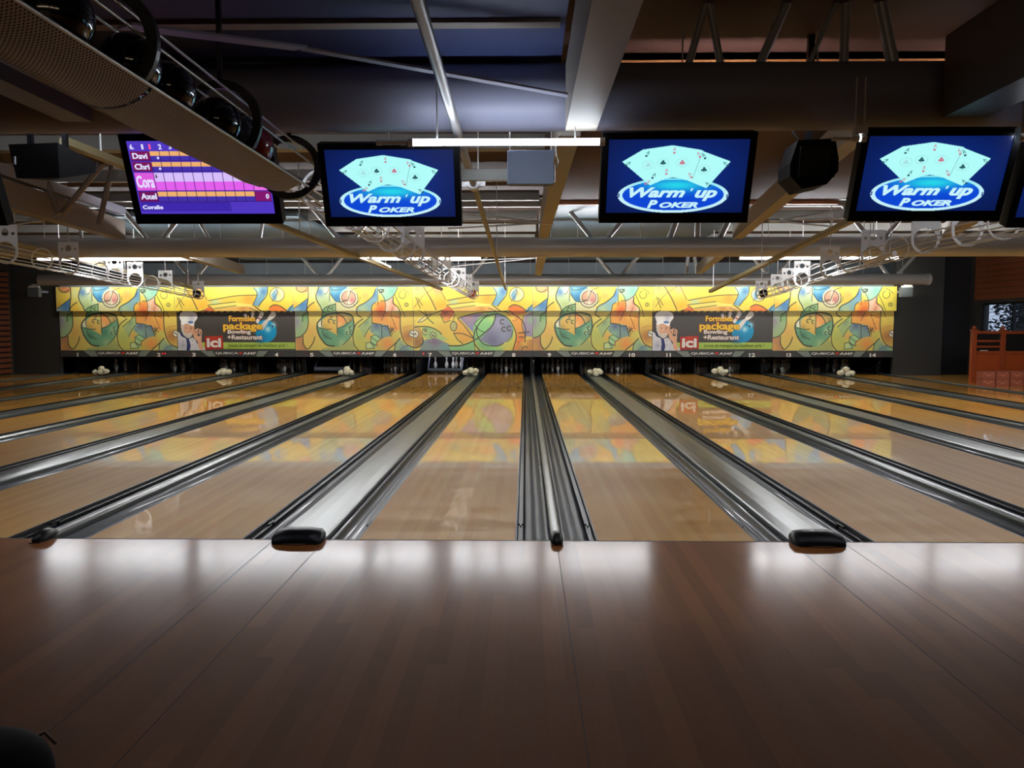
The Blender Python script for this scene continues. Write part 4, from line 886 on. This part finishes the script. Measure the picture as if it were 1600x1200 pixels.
# ================================================================== BALL TRACKS
def hoop(t, c, m, plate, s=1.0):
    R, r = .140*s, .0105
    g = MB()
    if not plate: g.ring(c, R, r, 36, 8)
    else:
        # flat plate: rounded lower ring, square top with three holes, built from strips
        n = 36; out = []; inn = []
        ri, ro = .122, .150
        for i in range(n+1):
            a = -PI*i/n; out.append((c.x+ro*math.cos(a), c.z+ro*math.sin(a))); inn.append((c.x+ri*math.cos(a), c.z+ri*math.sin(a)))
        f = [(out[i], out[i+1], inn[i+1], inn[i]) for i in range(n)]
        # region above the ring centre: grid of cells, dropping those inside holes
        holes = [(0, 0, ri), (0, .235, .046), (-.098, .222, .022), (.098, .222, .022)]
        nx, nz = 44, 46; top = .325
        cells = []
        for i in range(nx):
            for j in range(nz):
                x = -.15+(i+.5)*.30/nx; z = (j+.5)*top/nz
                if all(math.hypot(x-hx, z-hz) > hr for hx, hz, hr in holes): cells.append((i, j))
        for th, sgn in ((-.004, 1), (.004, -1)):
            y = c.y+th
            for q in f:
                q = q[::sgn]; g.add([(a, y, b) for a, b in q], [(0, 1, 2, 3)])
            for i, j in cells:
                xa = c.x-.15+i*.30/nx; xb = xa+.30/nx; za = c.z+j*top/nz; zb = za+top/nz
                q = [(xa, za), (xb, za), (xb, zb), (xa, zb)]; q = q[::sgn]; g.add([(a, y, b) for a, b in q], [(0, 1, 2, 3)])
        s_ = set(cells)
        for i, j in cells:
            xa = c.x-.15+i*.30/nx; xb = xa+.30/nx; za = c.z+j*top/nz; zb = za+top/nz
            for (di, dj, p1, p2) in ((1, 0, (xb, za), (xb, zb)), (-1, 0, (xa, zb), (xa, za)), (0, 1, (xb, zb), (xa, zb)), (0, -1, (xa, za), (xb, za))):
                if (i+di, j+dj) not in s_ and not (j == 0 and dj == -1): g.add([(p1[0], c.y-.004, p1[1]), (p2[0], c.y-.004, p2[1]), (p2[0], c.y+.004, p2[1]), (p1[0], c.y+.004, p1[1])], [(0, 1, 2, 3)])
        for L_, rev in ((out, 1), (inn, -1)):
            for i in range(n):
                p1, p2 = (L_[i], L_[i+1])[::rev]; g.add([(p1[0], c.y-.004, p1[1]), (p2[0], c.y-.004, p2[1]), (p2[0], c.y+.004, p2[1]), (p1[0], c.y+.004, p1[1])], [(0, 1, 2, 3)])
    o = g.build('bracket_plate' if plate else 'ring', m, t)
    if plate: MB().tube([(c.x, c.y, c.z+.32), (c.x, c.y, ZC)], .008, 6).build('drop_rod', whiteb_m, t)
    return o
def interp(path, d):
    for (d0, x0, z0), (d1, x1, z1) in zip(path[:-1], path[1:]):
        if d0 <= d <= d1: u = (d-d0)/(d1-d0); return Vector((x0+(x1-x0)*u, d-CD, z0+(z1-z0)*u))
    return Vector((path[-1][1], d-CD, path[-1][2]))
def track(path, rings, plates, label, m=white_m):
    d0, d1 = path[0][0], path[-1][0]
    t = empty('ball_track', interp(path, (d0+d1)/2), label, 'overhead ball track', 'overhead ball tracks')
    for d in rings: hoop(t, interp(path, d), m, False)
    for d in plates: hoop(t, interp(path, d), m, True)
    ds = [d0+(d1-d0)*i/40 for i in range(41)]
    for a in (205, 250, 290, 335, 20, 160):
        a = math.radians(a); off = Vector((.131*math.cos(a), 0, .131*math.sin(a)))
        MB().tube([interp(path, d)+off for d in ds], .0075, 6).build('guide_wire', whiteb_m, t)
    return t
pR = [(5.6, 4.25, 2.32), (7.2, 4.24, 2.315), (8.5, 4.20, 2.31), (10.3, 4.43, 2.30), (12.4, 4.68, 2.29), (14.9, 5.12, 2.27), (18, 5.68, 2.24), (20.4, 5.98, 2.21)]
track(pR, [6.4, 7.2, 9.4, 11.3, 13.4, 15.8, 17.3, 19.2], [7.75, 8.5, 10.3, 12.4, 14.9, 16.5, 18.2, 20.3], 'right overhead ball track of white ring brackets and thin wires')
pL = [(8.0, -6.05, 2.32), (9.7, -6.36, 2.31), (11.6, -6.68, 2.30), (13.8, -7.15, 2.28), (16.9, -7.67, 2.25), (20.3, -8.35, 2.21)]
track(pL, [8.8, 10.7, 13.0, 15.9, 18.2, 19.2], [9.7, 11.6, 13.8, 14.9, 16.9, 20.2], 'left overhead ball track of white ring brackets and thin wires')
pM = [(4.9, -1.42, 2.355), (8, -1.42, 2.33), (13, -1.40, 2.29), (20.4, -1.33, 2.21)]
track(pM, [5.6, 6.6, 7.5, 9.2, 10.8, 11.5, 12.2, 14.2, 14.9, 15.7, 16.9, 17.5, 18.5, 19.4], [8.4, 10.0, 13.3, 16.3, 18.0, 20.3], 'central overhead ball track leading from the perforated trough to a red ball')
# near part: perforated trough under a cage of wires
XT, ZTc = -1.42, 2.36
t = empty('ball_trough', (XT, -2.2, ZTc-.21), 'large perforated metal trough overhead at the upper left, carrying balls', 'ball trough')
R_ = .212
def sheet(y0, y1, nm, taper=0):
    ny, na = 24, 20; a0, a1 = math.radians(-138), math.radians(-42)
    vs = []; fs = []; uv = []
    for i in range(ny+1):
        y = y0+(y1-y0)*i/ny
        for j in range(na+1):
            a = a0+(a1-a0)*j/na; k = 1-taper*(i/ny)**3
            vs.append((XT+R_*math.cos(a)*(1 if not taper else k+(1-k)*.7), y, ZTc+R_*math.sin(a)+(1-k)*.10)); uv.append((y, a*R_))
    fs = [(i*(na+1)+j, i*(na+1)+j+1, (i+1)*(na+1)+j+1, (i+1)*(na+1)+j) for i in range(ny) for j in range(na)]
    g = MB(); g.add(vs, fs, True); o = g.build(nm, perf_m, t)
    u = o.data.uv_layers.new(name='sheet')
    for l_ in o.data.loops: u.data[l_.index].uv = uv[l_.vertex_index]
    return o
sheet(1.0-CD, 2.72-CD, 'perforated_sheet'); sheet(2.74-CD, 4.62-CD, 'perforated_sheet', .35)
for s_ in (-138, -42):
    a = math.radians(s_); MB().tube([(XT+R_*math.cos(a), 1.0-CD, ZTc+R_*math.sin(a)), (XT+R_*math.cos(a), 4.5-CD, ZTc+R_*math.sin(a)), (XT+R_*math.cos(a)*.9, 4.72-CD, ZTc+R_*math.sin(a)+.01)], .006, 8).build('rim', whiteb_m, t)
t2 = empty('ball_cage', (XT, -2.2, ZTc), 'cage of thin wires and black hoops above the perforated trough', 'ball cage')
for a in (-60, -120, 8, 172, 60, 120):
    a = math.radians(a); MB().tube([(XT+.138*math.cos(a), 1.2-CD, ZTc+.138*math.sin(a)), (XT+.138*math.cos(a), 4.86-CD, ZTc+.138*math.sin(a))], .0055, 6).build('guide_wire', whiteb_m, t2)
for d in (2.72, 3.76, 4.84):
    g = MB(); c = Vector((XT, d-CD, ZTc))
    n = 40; f0 = [(c.x+.150*math.cos(2*PI*i/n), c.z+.150*math.sin(2*PI*i/n)) for i in range(n)]; f1 = [(c.x+.190*math.cos(2*PI*i/n), c.z+.190*math.sin(2*PI*i/n)) for i in range(n)]
    y0, y1 = c.y-.012, c.y+.012
    v = [(x, y0, z) for x, z in f0]+[(x, y0, z) for x, z in f1]+[(x, y1, z) for x, z in f0]+[(x, y1, z) for x, z in f1]
    fs = []
    for i in range(n):
        j = (i+1) % n
        fs += [(i, j, n+j, n+i), (2*n+i, 3*n+i, 3*n+j, 2*n+j), (n+i, n+j, 3*n+j, 3*n+i), (i, 2*n+i, 2*n+j, j)]
    g.add(v, fs); g.box(c.x-.01, c.x+.01, y0, y1, c.z+.18, 2.915); g.build('hoop', hoopb_m, t2)
# balls
def ball(c, m, lab, grp, r=.1085):
    t = empty('bowling_ball', c, lab, 'bowling ball', grp)
    MB().sphere(c, r, 32, 20).build('shell', m, t)
    g = MB()
    for a in (0, 1.0, 2.2):
        d = Vector((math.cos(a)*.22, -.92, .25+math.sin(a)*.2)).normalized(); q = Vector(c)+d*(r*.985); g.tube([q, q+d*.003], .011, 10)
    g.build('finger_hole', blackm, t); return t
bk = mat('black ball', (14, 14, 20), .12, coat=1); bl = mat('slate ball', (52, 60, 72), .15, coat=1); rd = mat('red ball', (150, 24, 30), .15, coat=1)
zb = ZTc-.015
ball((XT, 4.18-CD, zb), rd, 'deep red bowling ball in the wire cage near the end of the perforated trough', 'balls in the trough')
for d, lab, mm in ((3.95, 'dark slate ball touching the red ball in the trough', bl), (3.70, 'black ball in the trough, second behind the red ball', bk), (3.20, 'black ball in the middle of the trough showing a blue glint', bk), (2.90, 'black ball in the trough, nearest but one to the camera', bk), (2.45, 'black ball in the trough nearest the camera', bk)):
    ball((XT, d-CD, zb), mm, lab, 'balls in the trough')
c = interp(pM, 20.0); ball(c+Vector((0, 0, -.015)), mat('coral ball', (214, 84, 66), .2, coat=1), 'coral red ball at the far end of the central ball track', 'balls at the track ends')
c = interp(pR, 20.0); ball(c+Vector((0, 0, -.015)), bk, 'black ball at the far end of the right ball track', 'balls at the track ends')
c = interp(pL, 20.0); ball(c+Vector((0, 0, -.015)), bk, 'black ball at the far end of the left ball track', 'balls at the track ends')

# ================================================================== SCREENS
scr_m = paint_mat('lit screen picture', .25, emit=1.0, base=False)
def glow(name, rgb, s=1.0): return mat(name, (5, 5, 5), .3, emit=s, ergb=rgb)
def art_poker():
    A = Art(130, 1460, 140, 885, 320, 180, (6, 20, 66))
    A.blob(800, 500, 700, 420, (8, 34, 94), .8)
    A.ell(775, 705, 536, 182, (196, 240, 250)); A.ell(775, 703, 492, 158, (10, 70, 210))
    A.blob(800, 600, 330, 70, (40, 220, 235), .95)
    m = (((A.X-775)/492)**2+((A.Y-703)/158)**2 < 1)
    out = ~((((A.X-775)/536)**2+((A.Y-705)/182)**2) < 1)
    base = np.zeros_like(A.a); base[:] = (6, 20, 66)
    k = .8*np.exp(-(((A.X-800)/700)**2+((A.Y-500)/420)**2)); base = base*(1-k[..., None])+np.array((14, 52, 150.))*k[..., None]
    A.a[out] = base[out]
    A.line([(250, 690), (250, 720)], 12, (20, 40, 120)); A.line([(1300, 700), (1300, 730)], 12, (20, 40, 120))
    A.poly([(265, 362), (455, 242), (735, 200), (1015, 248), (1032, 262), (1297, 362), (1092, 632), (900, 552), (840, 532), (760, 520), (690, 532), (545, 602)], (176, 252, 250))
    A.poly([(690, 532), (760, 520), (840, 532), (800, 527), (730, 527)], (20, 60, 140))
    g = (150, 205, 205); r = (200, 120, 140); k = (40, 90, 100)
    A.line([(1020, 265), (950, 535)], 3, (60, 120, 125))
    for x, y, c in ((655, 372, k), (1052, 442, k), (838, 372, r), (515, 395, (170, 225, 225))):
        A.arc(x, y, 56, 42, 0, 360, 3, g)
        for dx, dy in ((-14, 6), (14, 6), (0, -12)): A.ell(x+dx, y+dy, 14, 12, c)
        A.line([(x, y), (x, y+24)], 6, c)
    for x, y, c, a in ((508, 275, k, .5), (755, 240, r, 0), (985, 285, r, -.5), (1245, 380, k, -.9), (330, 375, k, .9), (580, 495, k, .5), (695, 450, r, 0), (920, 490, r, -.5), (1095, 585, k, -.9), (530, 565, r, .9), (1035, 300, k, -.5)):
        c2, s2 = math.cos(a), math.sin(a); f = lambda u, v: (x+u*c2-v*s2, y+u*s2+v*c2)
        A.line([f(-12, 12), f(0, -18), f(12, 12)], 5, c, smooth=False); A.line([f(-7, 3), f(7, 3)], 4, c)
        q = f(0, 34); A.ell(q[0], q[1], 12, 11, c)
    return A
AP = art_poker()
def art_score():
    A = Art(0, 320, 0, 180, 320, 180, (86, 62, 200))
    A.blob(160, 90, 300, 120, (70, 44, 180), .6)
    rows = [(25, 47, (120, 20, 90), (238, 176, 110), (66, 50, 170)), (51, 73, (120, 20, 90), (238, 176, 110), (66, 50, 170)), (77, 121, (220, 90, 220), (214, 190, 250), (226, 96, 236)), (124, 148, (110, 20, 90), (238, 176, 110), (66, 50, 170))]
    for i, (y0, y1, c0, c1, c2) in enumerate(rows):
        ym = (y0+y1)/2
        A.poly([(3, y0), (48, y0), (48, y1), (3, y1)], c0)
        A.poly([(48, y0), (278, y0), (278, ym), (48, ym)], c1); A.poly([(48, ym), (278, ym), (278, y1), (48, y1)], c2)
        A.poly([(278, y0), (316, y0), (316, y1), (278, y1)], (130, 24, 110) if i != 2 else (240, 110, 230))
        for k in range(11): A.line([(48+k*23, y0), (48+k*23, y1)], 1.2, (50, 20, 90), 1, False)
        A.line([(3, y1+1), (316, y1+1)], 1.5, (50, 16, 90), 1, False)
    A.poly([(3, 152), (214, 152), (214, 174), (3, 174)], (62, 40, 170)); A.line([(3, 152), (216, 152), (216, 174)], 1.2, (40, 24, 120), 1, False)
    return A
AS = art_score()
TW, TH = .846, .50
SWd, SHt = TW-.075, TH-.095
me_poker = AP.mesh('poker_picture', SWd, SHt, scr_m); me_score = AS.mesh('score_picture', SWd, SHt, scr_m)
def tv(px, py, d, label, kind, tilt=22, W_=TW):
    c = P(px, py, d)
    t = empty('hanging_screen', (0, 0, 0), label, 'screen', 'screens hanging under the nearest truss')
    k = W_/TW
    g = MB(); g.box(-TW/2, TW/2, .012, .075, -TH/2, TH/2, .008); g.build('rear_case', blackp, t, org=(0, 0, 0))
    g = MB(); b0, b1 = .0375, .058
    x0, x1, z0, z1 = -TW/2, TW/2, -TH/2, TH/2; a0, a1, c0, c1 = x0+b0, x1-b0, z0+b1, z1-(TH-SHt-b1)
    g.box(x0, a0, -.004, .02, z0, z1); g.box(a1, x1, -.004, .02, z0, z1); g.box(a0, a1, -.004, .02, z0, c0); g.box(a0, a1, -.004, .02, c1, z1)
    g.build('bezel', blackp, t, org=(0, 0, 0))
    o = link(me_score if kind == 's' else me_poker, 'screen_picture', t, (a0, 0.002, c0))
    X = lambda u: a0+u*SWd
    Z = lambda v: c1-v*SHt
    if kind == 'p':
        fx = lambda q: X((q-130)/1330); fz = lambda q: Z((q-140)/745)
        m1 = glow('screen white', (200, 244, 252))
        text('Warm', fx(350), fx(890), fz(725), fz(622), .001, m1, o2(t), shear=.35, bold=.035)
        text("'", fx(940), fx(965), fz(660), fz(632), .001, m1, o2(t), shear=.35, bold=.03)
        text('up', fx(985), fx(1200), fz(762), fz(652), .001, m1, o2(t), shear=.35, bold=.035)
        text('P', fx(530), fx(630), fz(835), fz(752), .001, m1, o2(t), shear=.3, bold=.04)
        text('OKER', fx(650), fx(1022), fz(833), fz(775), .001, m1, o2(t), shear=.3, bold=.04)
    else:
        m1 = glow('screen lettering', (225, 225, 255)); m2 = glow('screen pink', (250, 90, 150)); m3 = glow('screen dark', (40, 30, 60))
        f = lambda s, a, b, y0, y1, m=m1, **kw: text(s, X(a/320), X(b/320), Z(y1/180), Z(y0/180), .001, m, o2(t), bold=.02, **kw)
        f('1', 33, 37, 8, 20); f('1', 50, 54, 8, 20, m2); f('2', 72, 79, 8, 20); f('6.', 6, 15, 8, 20)
        f('Davi', 8, 42, 29, 43); f('Chri', 8, 42, 55, 69); f('Cora', 5, 46, 84, 114); f('Axel', 8, 45, 128, 143); f('Coralie', 7, 55, 158, 168); f('0', 304, 311, 130, 142)
        f('0', 64, 69, 38, 44); f('0', 64, 69, 64, 70); f('6', 52, 56, 80, 90, m3)
        for u_ in range(3, 11): f(str(u_), 50+23*(u_-1), 56+23*(u_-1), 8, 20)
    g = MB(); g.box(-.05, .05, .07, .10, -.08, .16); g.box(-.015, .015, .09, .30, .10, .13); g.build('mount', steel_d, t, org=(0, 0, 0))
    g = MB(); g.box(-.06, .06, -.0055, -.003, -TH/2+.012, -TH/2+.018); g.build('brand_mark', mat('bezel mark', (44, 46, 60), .4), t, org=(0, 0, 0))
    t.location = c; t.rotation_euler = (math.radians(tilt), 0, 0); t.scale = (k, k, k)
    for ch in [x for x in C.objects if x.parent is t and x.name.startswith('lettering')]: pass
    return t
def o2(t): return t
tv(316, 281, 5.02, 'hanging screen showing a purple and orange score table', 's', W_=TW*1.115)
tv(-122, 285, 4.9, 'screen cut by the left edge of the picture, only its dark right corner showing', 'p', W_=TW*1.08)
tv(611, 290, 4.88, 'hanging screen with poker cards left of the bright tube', 'p')
tv(1057, 279, 4.52, 'hanging screen with poker cards right of the bright tube', 'p')
tv(1458, 275, 4.46, 'hanging screen with poker cards at the right of the black speaker', 'p')
tv(1712, 285, 4.46, 'screen cut by the right edge of the picture, only its dark left edge showing', 'p')
bpy.context.view_layer.update()

# ================================================================== SPEAKERS, BOX, FLOOD LIGHTS
t = empty('loudspeaker', P(1262, 258, 5.2), 'black angular loudspeaker between the two right screens', 'loudspeaker', 'black loudspeakers')
c = P(1262, 258, 5.2)
def hexp(w0, w1, z0, zm, z1): return [(c.x-w0*.25, c.z+z0), (c.x+w0*.28, c.z+z0+.03), (c.x+w1/2, c.z+z0+.11), (c.x+w1/2, c.z+zm), (c.x+w1*.42, c.z+z1), (c.x-w1*.35, c.z+z1-.01), (c.x-w1/2, c.z+zm-.03), (c.x-w1/2, c.z+z0+.08)]
g = MB(); g.plate(hexp(.29, .30, -.17, .02, .14), c.y-.12, c.y+.12); g.build('cabinet', mat('speaker black', (6, 6, 7), .7, spec=.2), t)
g = MB(); g.plate([(c.x-.10, c.z-.10), (c.x+.09, c.z-.10), (c.x+.10, c.z+.09), (c.x-.09, c.z+.09)], c.y-.128, c.y-.12); g.build('grille', mat('speaker grille', (22, 22, 24), .8, noise=(300, .3)), t)
g = MB(); g.box(c.x+.15, c.x+.156, c.y-.06, c.y+.02, c.z-.09, c.z+.05); g.build('connector_plate', whiteb_m, t)
g = MB(); g.box(c.x-.02, c.x+.02, c.y-.02, c.y+.02, c.z+.10, 3.24); g.build('hanger', blackp, t)
g = MB(); g.tube([c+Vector((-.07, -.05, .13)), c+Vector((-.12, -.05, .20)), c+Vector((-.09, -.04, .26)), c+Vector((-.02, -.03, .27)), c+Vector((.08, 0, .25)), c+Vector((.14, .02, .31))], .006, 8); g.build('cable', blackp, t)
c = P(70, 256, 5.3)
t = empty('loudspeaker', c, 'black box loudspeaker hanging at the upper left edge', 'loudspeaker', 'black loudspeakers')
g = MB(); g.add([(c.x-.175, c.y-.10, c.z+.105), (c.x+.15, c.y-.10, c.z+.115), (c.x+.13, c.y-.06, c.z-.105), (c.x-.155, c.y-.06, c.z-.105), (c.x-.10, c.y+.16, c.z+.09), (c.x+.26, c.y+.16, c.z+.04), (c.x+.25, c.y+.16, c.z-.03), (c.x-.08, c.y+.16, c.z-.08)], [(0, 3, 2, 1), (4, 5, 6, 7), (0, 1, 5, 4), (2, 3, 7, 6), (1, 2, 6, 5), (0, 4, 7, 3)]); g.build('cabinet', MATS['speaker black'], t)
MB().box(c.x-.10, c.x-.07, c.y-.02, c.y+.01, c.z+.09, 2.917).build('hanger', blackp, t); MB().box(c.x+.13, c.x+.16, c.y-.02, c.y+.01, c.z+.09, 2.917).build('hanger', blackp, t)
g = MB(); g.box(c.x-.145, c.x-.137, c.y-.095, c.y-.085, c.z-.02, c.z+.03); g.build('badge', whiteb_m, t)
c = P(829, 263, 5.15)
t = empty('equipment_box', c, 'flat slate grey box hanging under the bright central tube', 'equipment box')
MB().box(c.x-.148, c.x+.148, c.y-.03, c.y+.05, c.z-.105, c.z+.11, .006).build('casing', mat('box blue grey', (110, 120, 140), .5), t)
MB().box(c.x+.13, c.x+.136, c.y+.034, c.y+.05, c.z+.10, 2.917).build('hanger', whiteb_m, t); MB().box(c.x-.136, c.x-.13, c.y+.034, c.y+.05, c.z+.10, 2.917).build('hanger', whiteb_m, t)
g = MB(); g.tube([c+Vector((.155, -.02, .16)), c+Vector((.16, -.02, .08)), c+Vector((.175, -.02, .04)), c+Vector((.165, -.02, 0)), c+Vector((.155, -.02, .02)), c+Vector((.155, -.02, -.09))], .004, 6); g.build('cable', whiteb_m, t)
MB().box(c.x-.148-.62, c.x-.15, c.y+.02, c.y+.06, c.z-.07, c.z+.0).build('side_arm', purlin_m, t)
for px, lab in ((53, 'small grey wall flood light left of the masking'), (1416, 'small grey wall flood light right of the masking')):
    c = P(px, 455, 22.0)
    t = empty('flood_light', c, lab, 'flood light', 'wall flood lights')
    MB().box(c.x-.16, c.x+.16, c.y-.05, c.y+.1, c.z-.16, c.z+.10, .01).build('housing', mat('flood grey', (96, 104, 108), .5), t)
    g = MB(); g.add([(c.x-.14, c.y-.06, c.z+.10), (c.x+.16, c.y-.06, c.z+.10), (c.x+.15, c.y+.02, c.z+.2), (c.x-.04, c.y+.02, c.z+.2)], [(0, 1, 2, 3)]); g.box(c.x-.12, c.x+.14, c.y-.04, c.y+.06, c.z+.10, c.z+.15); g.build('glass', white_m, t)
    MB().box(c.x-.03, c.x+.03, c.y+.08, YM+.03, c.z-.03, c.z+.03).build('wall_arm', steel_d, t)

# ================================================================== RAILING AND CARTONS AT THE RIGHT
dR = 19.7; yR = dR-CD
t = empty('wooden_railing', (11.9, yR, 0), 'orange stained wooden railing with post finials at the right edge', 'railing')
xr0 = P(1520, 560, dR).x; xr1 = P(1565, 560, dR).x
for xx in (xr0, xr1, xr1+.78):
    g = MB(); g.box(xx-.055, xx+.055, yR-.055, yR+.055, -.06, 1.30, .006); g.box(xx-.07, xx+.07, yR-.07, yR+.07, 1.27, 1.31, .005); g.build('post', oak_m, t)
    MB().sphere((xx, yR, 1.35), .05, 14, 10).build('finial', oak_m, t)
for a, b in ((xr0, xr1), (xr1, xr1+.78)):
    MB().box(a+.055, b-.055, yR-.03, yR+.03, 1.20, 1.27, .005).build('top_rail', oak_m, t)
    MB().box(a+.055, b-.055, yR-.03, yR+.03, .70, .78, .005).build('middle_rail', oak_m, t)
    MB().box(a+.055, b-.055, yR-.012, yR+.012, -.06, .70).build('lower_panel', mat('railing panel', (160, 70, 26), .45, noise=(5, .15)), t)
    MB().box(a+.055, b-.055, yR+.0, yR+.01, .78, 1.20).build('dark_panel', mat('tinted panel', (26, 24, 22), .3), t)
for zz in (.86, 1.0): MB().box(xr0+.055, xr1-.055, yR-.03, yR-.005, zz, zz+.05).build('cross_slat', oak_m, t)
o = MB().box(xr0+.15, xr0+.33, yR-.05, yR-.03, .782, .80).build('paper_slip', white_m, org=(xr0+.24, yR-.04, .782)); tag(o, 'small white slip lying on the middle rail of the wooden railing', 'paper')
carton = mat('printed carton', (156, 84, 60), .7, noise=(9, .25)); c2 = mat('carton print', (196, 130, 100), .7); c3 = mat('blue carton', (84, 80, 110), .7)
for row, z0 in ((0, -.004), (1, .175)):
    for j, px in enumerate((1530, 1553, 1576, 1600)):
        a = P(px, 590, 18.6); y = a.y+.02*j
        h = .18; w_ = .30
        t = empty('carton', (a.x+.16, y, z0), f'{"lower" if row == 0 else "upper"} red brown carton, {["leftmost", "second from the left", "third from the left", "rightmost"][j]} of the stack before the wooden railing', 'carton', 'cartons stacked by the railing')
        MB().box(a.x, a.x+w_, y-.12, y+.12, z0, z0+h-.006, .004).build('box_body', c3 if (j == 3 and row == 1) else carton, t)
        g = MB(); zc = z0+h*.55; g.plate([(a.x+.05, zc+.04), (a.x+.15, zc-.02), (a.x+.25, zc+.04), (a.x+.25, zc+.025), (a.x+.15, zc-.045), (a.x+.05, zc+.025)], y-.123, y-.12); g.build('printed_mark', c2, t)

# ================================================================== BAG IN THE BOTTOM LEFT CORNER
bx = P(20, 1215, 1.0)
v = _R @ Vector((20-800, -(1215-600), -F)); kk = -CH/v.z; g0 = cam.location + v*kk
t = empty('bag', (g0.x-.12, g0.y-.02, 0), 'black leather bag lying on the approach, cut by the bottom left corner', 'bag')
g = MB(); n, m = 40, 14; cx, cy = g0.x-.10, g0.y-.06; vs = []
for i in range(m+1):
    u = i/m; zz = .15*math.sin(u*PI/2)**.8; r = math.cos(u*PI/2)**.45 if u < 1 else .02
    for j in range(n):
        a = 2*PI*j/n; ca, sa = math.cos(a), math.sin(a)
        vs.append((cx+.235*r*math.copysign(abs(ca)**.75, ca)*(1+.02*math.sin(5*a)), cy+.165*r*math.copysign(abs(sa)**.75, sa), .001+zz))
g.add(vs, [(i*n+j, i*n+(j+1) % n, (i+1)*n+(j+1) % n, (i+1)*n+j) for i in range(m) for j in range(n)]+[tuple(m*n+j for j in range(n))], True)
g.build('bag_body', mat('black leather', (6, 5, 5), .8, spec=.15), t)
g = MB(); g.tube([(cx+.02, cy-.10, .150), (cx+.10, cy-.03, .146), (cx+.17, cy+.05, .115), (cx+.20, cy+.09, .06)], .004, 6); g.build('piping', mat('piping grey', (60, 58, 56), .5), t)
g = MB(); g.tube([(cx+.13, cy+.10, .10), (cx+.17, cy+.12, .115), (cx+.215, cy+.10, .09)], .006, 6); g.build('buckle', mat('buckle brown', (74, 58, 34), .4, metal=.5), t)
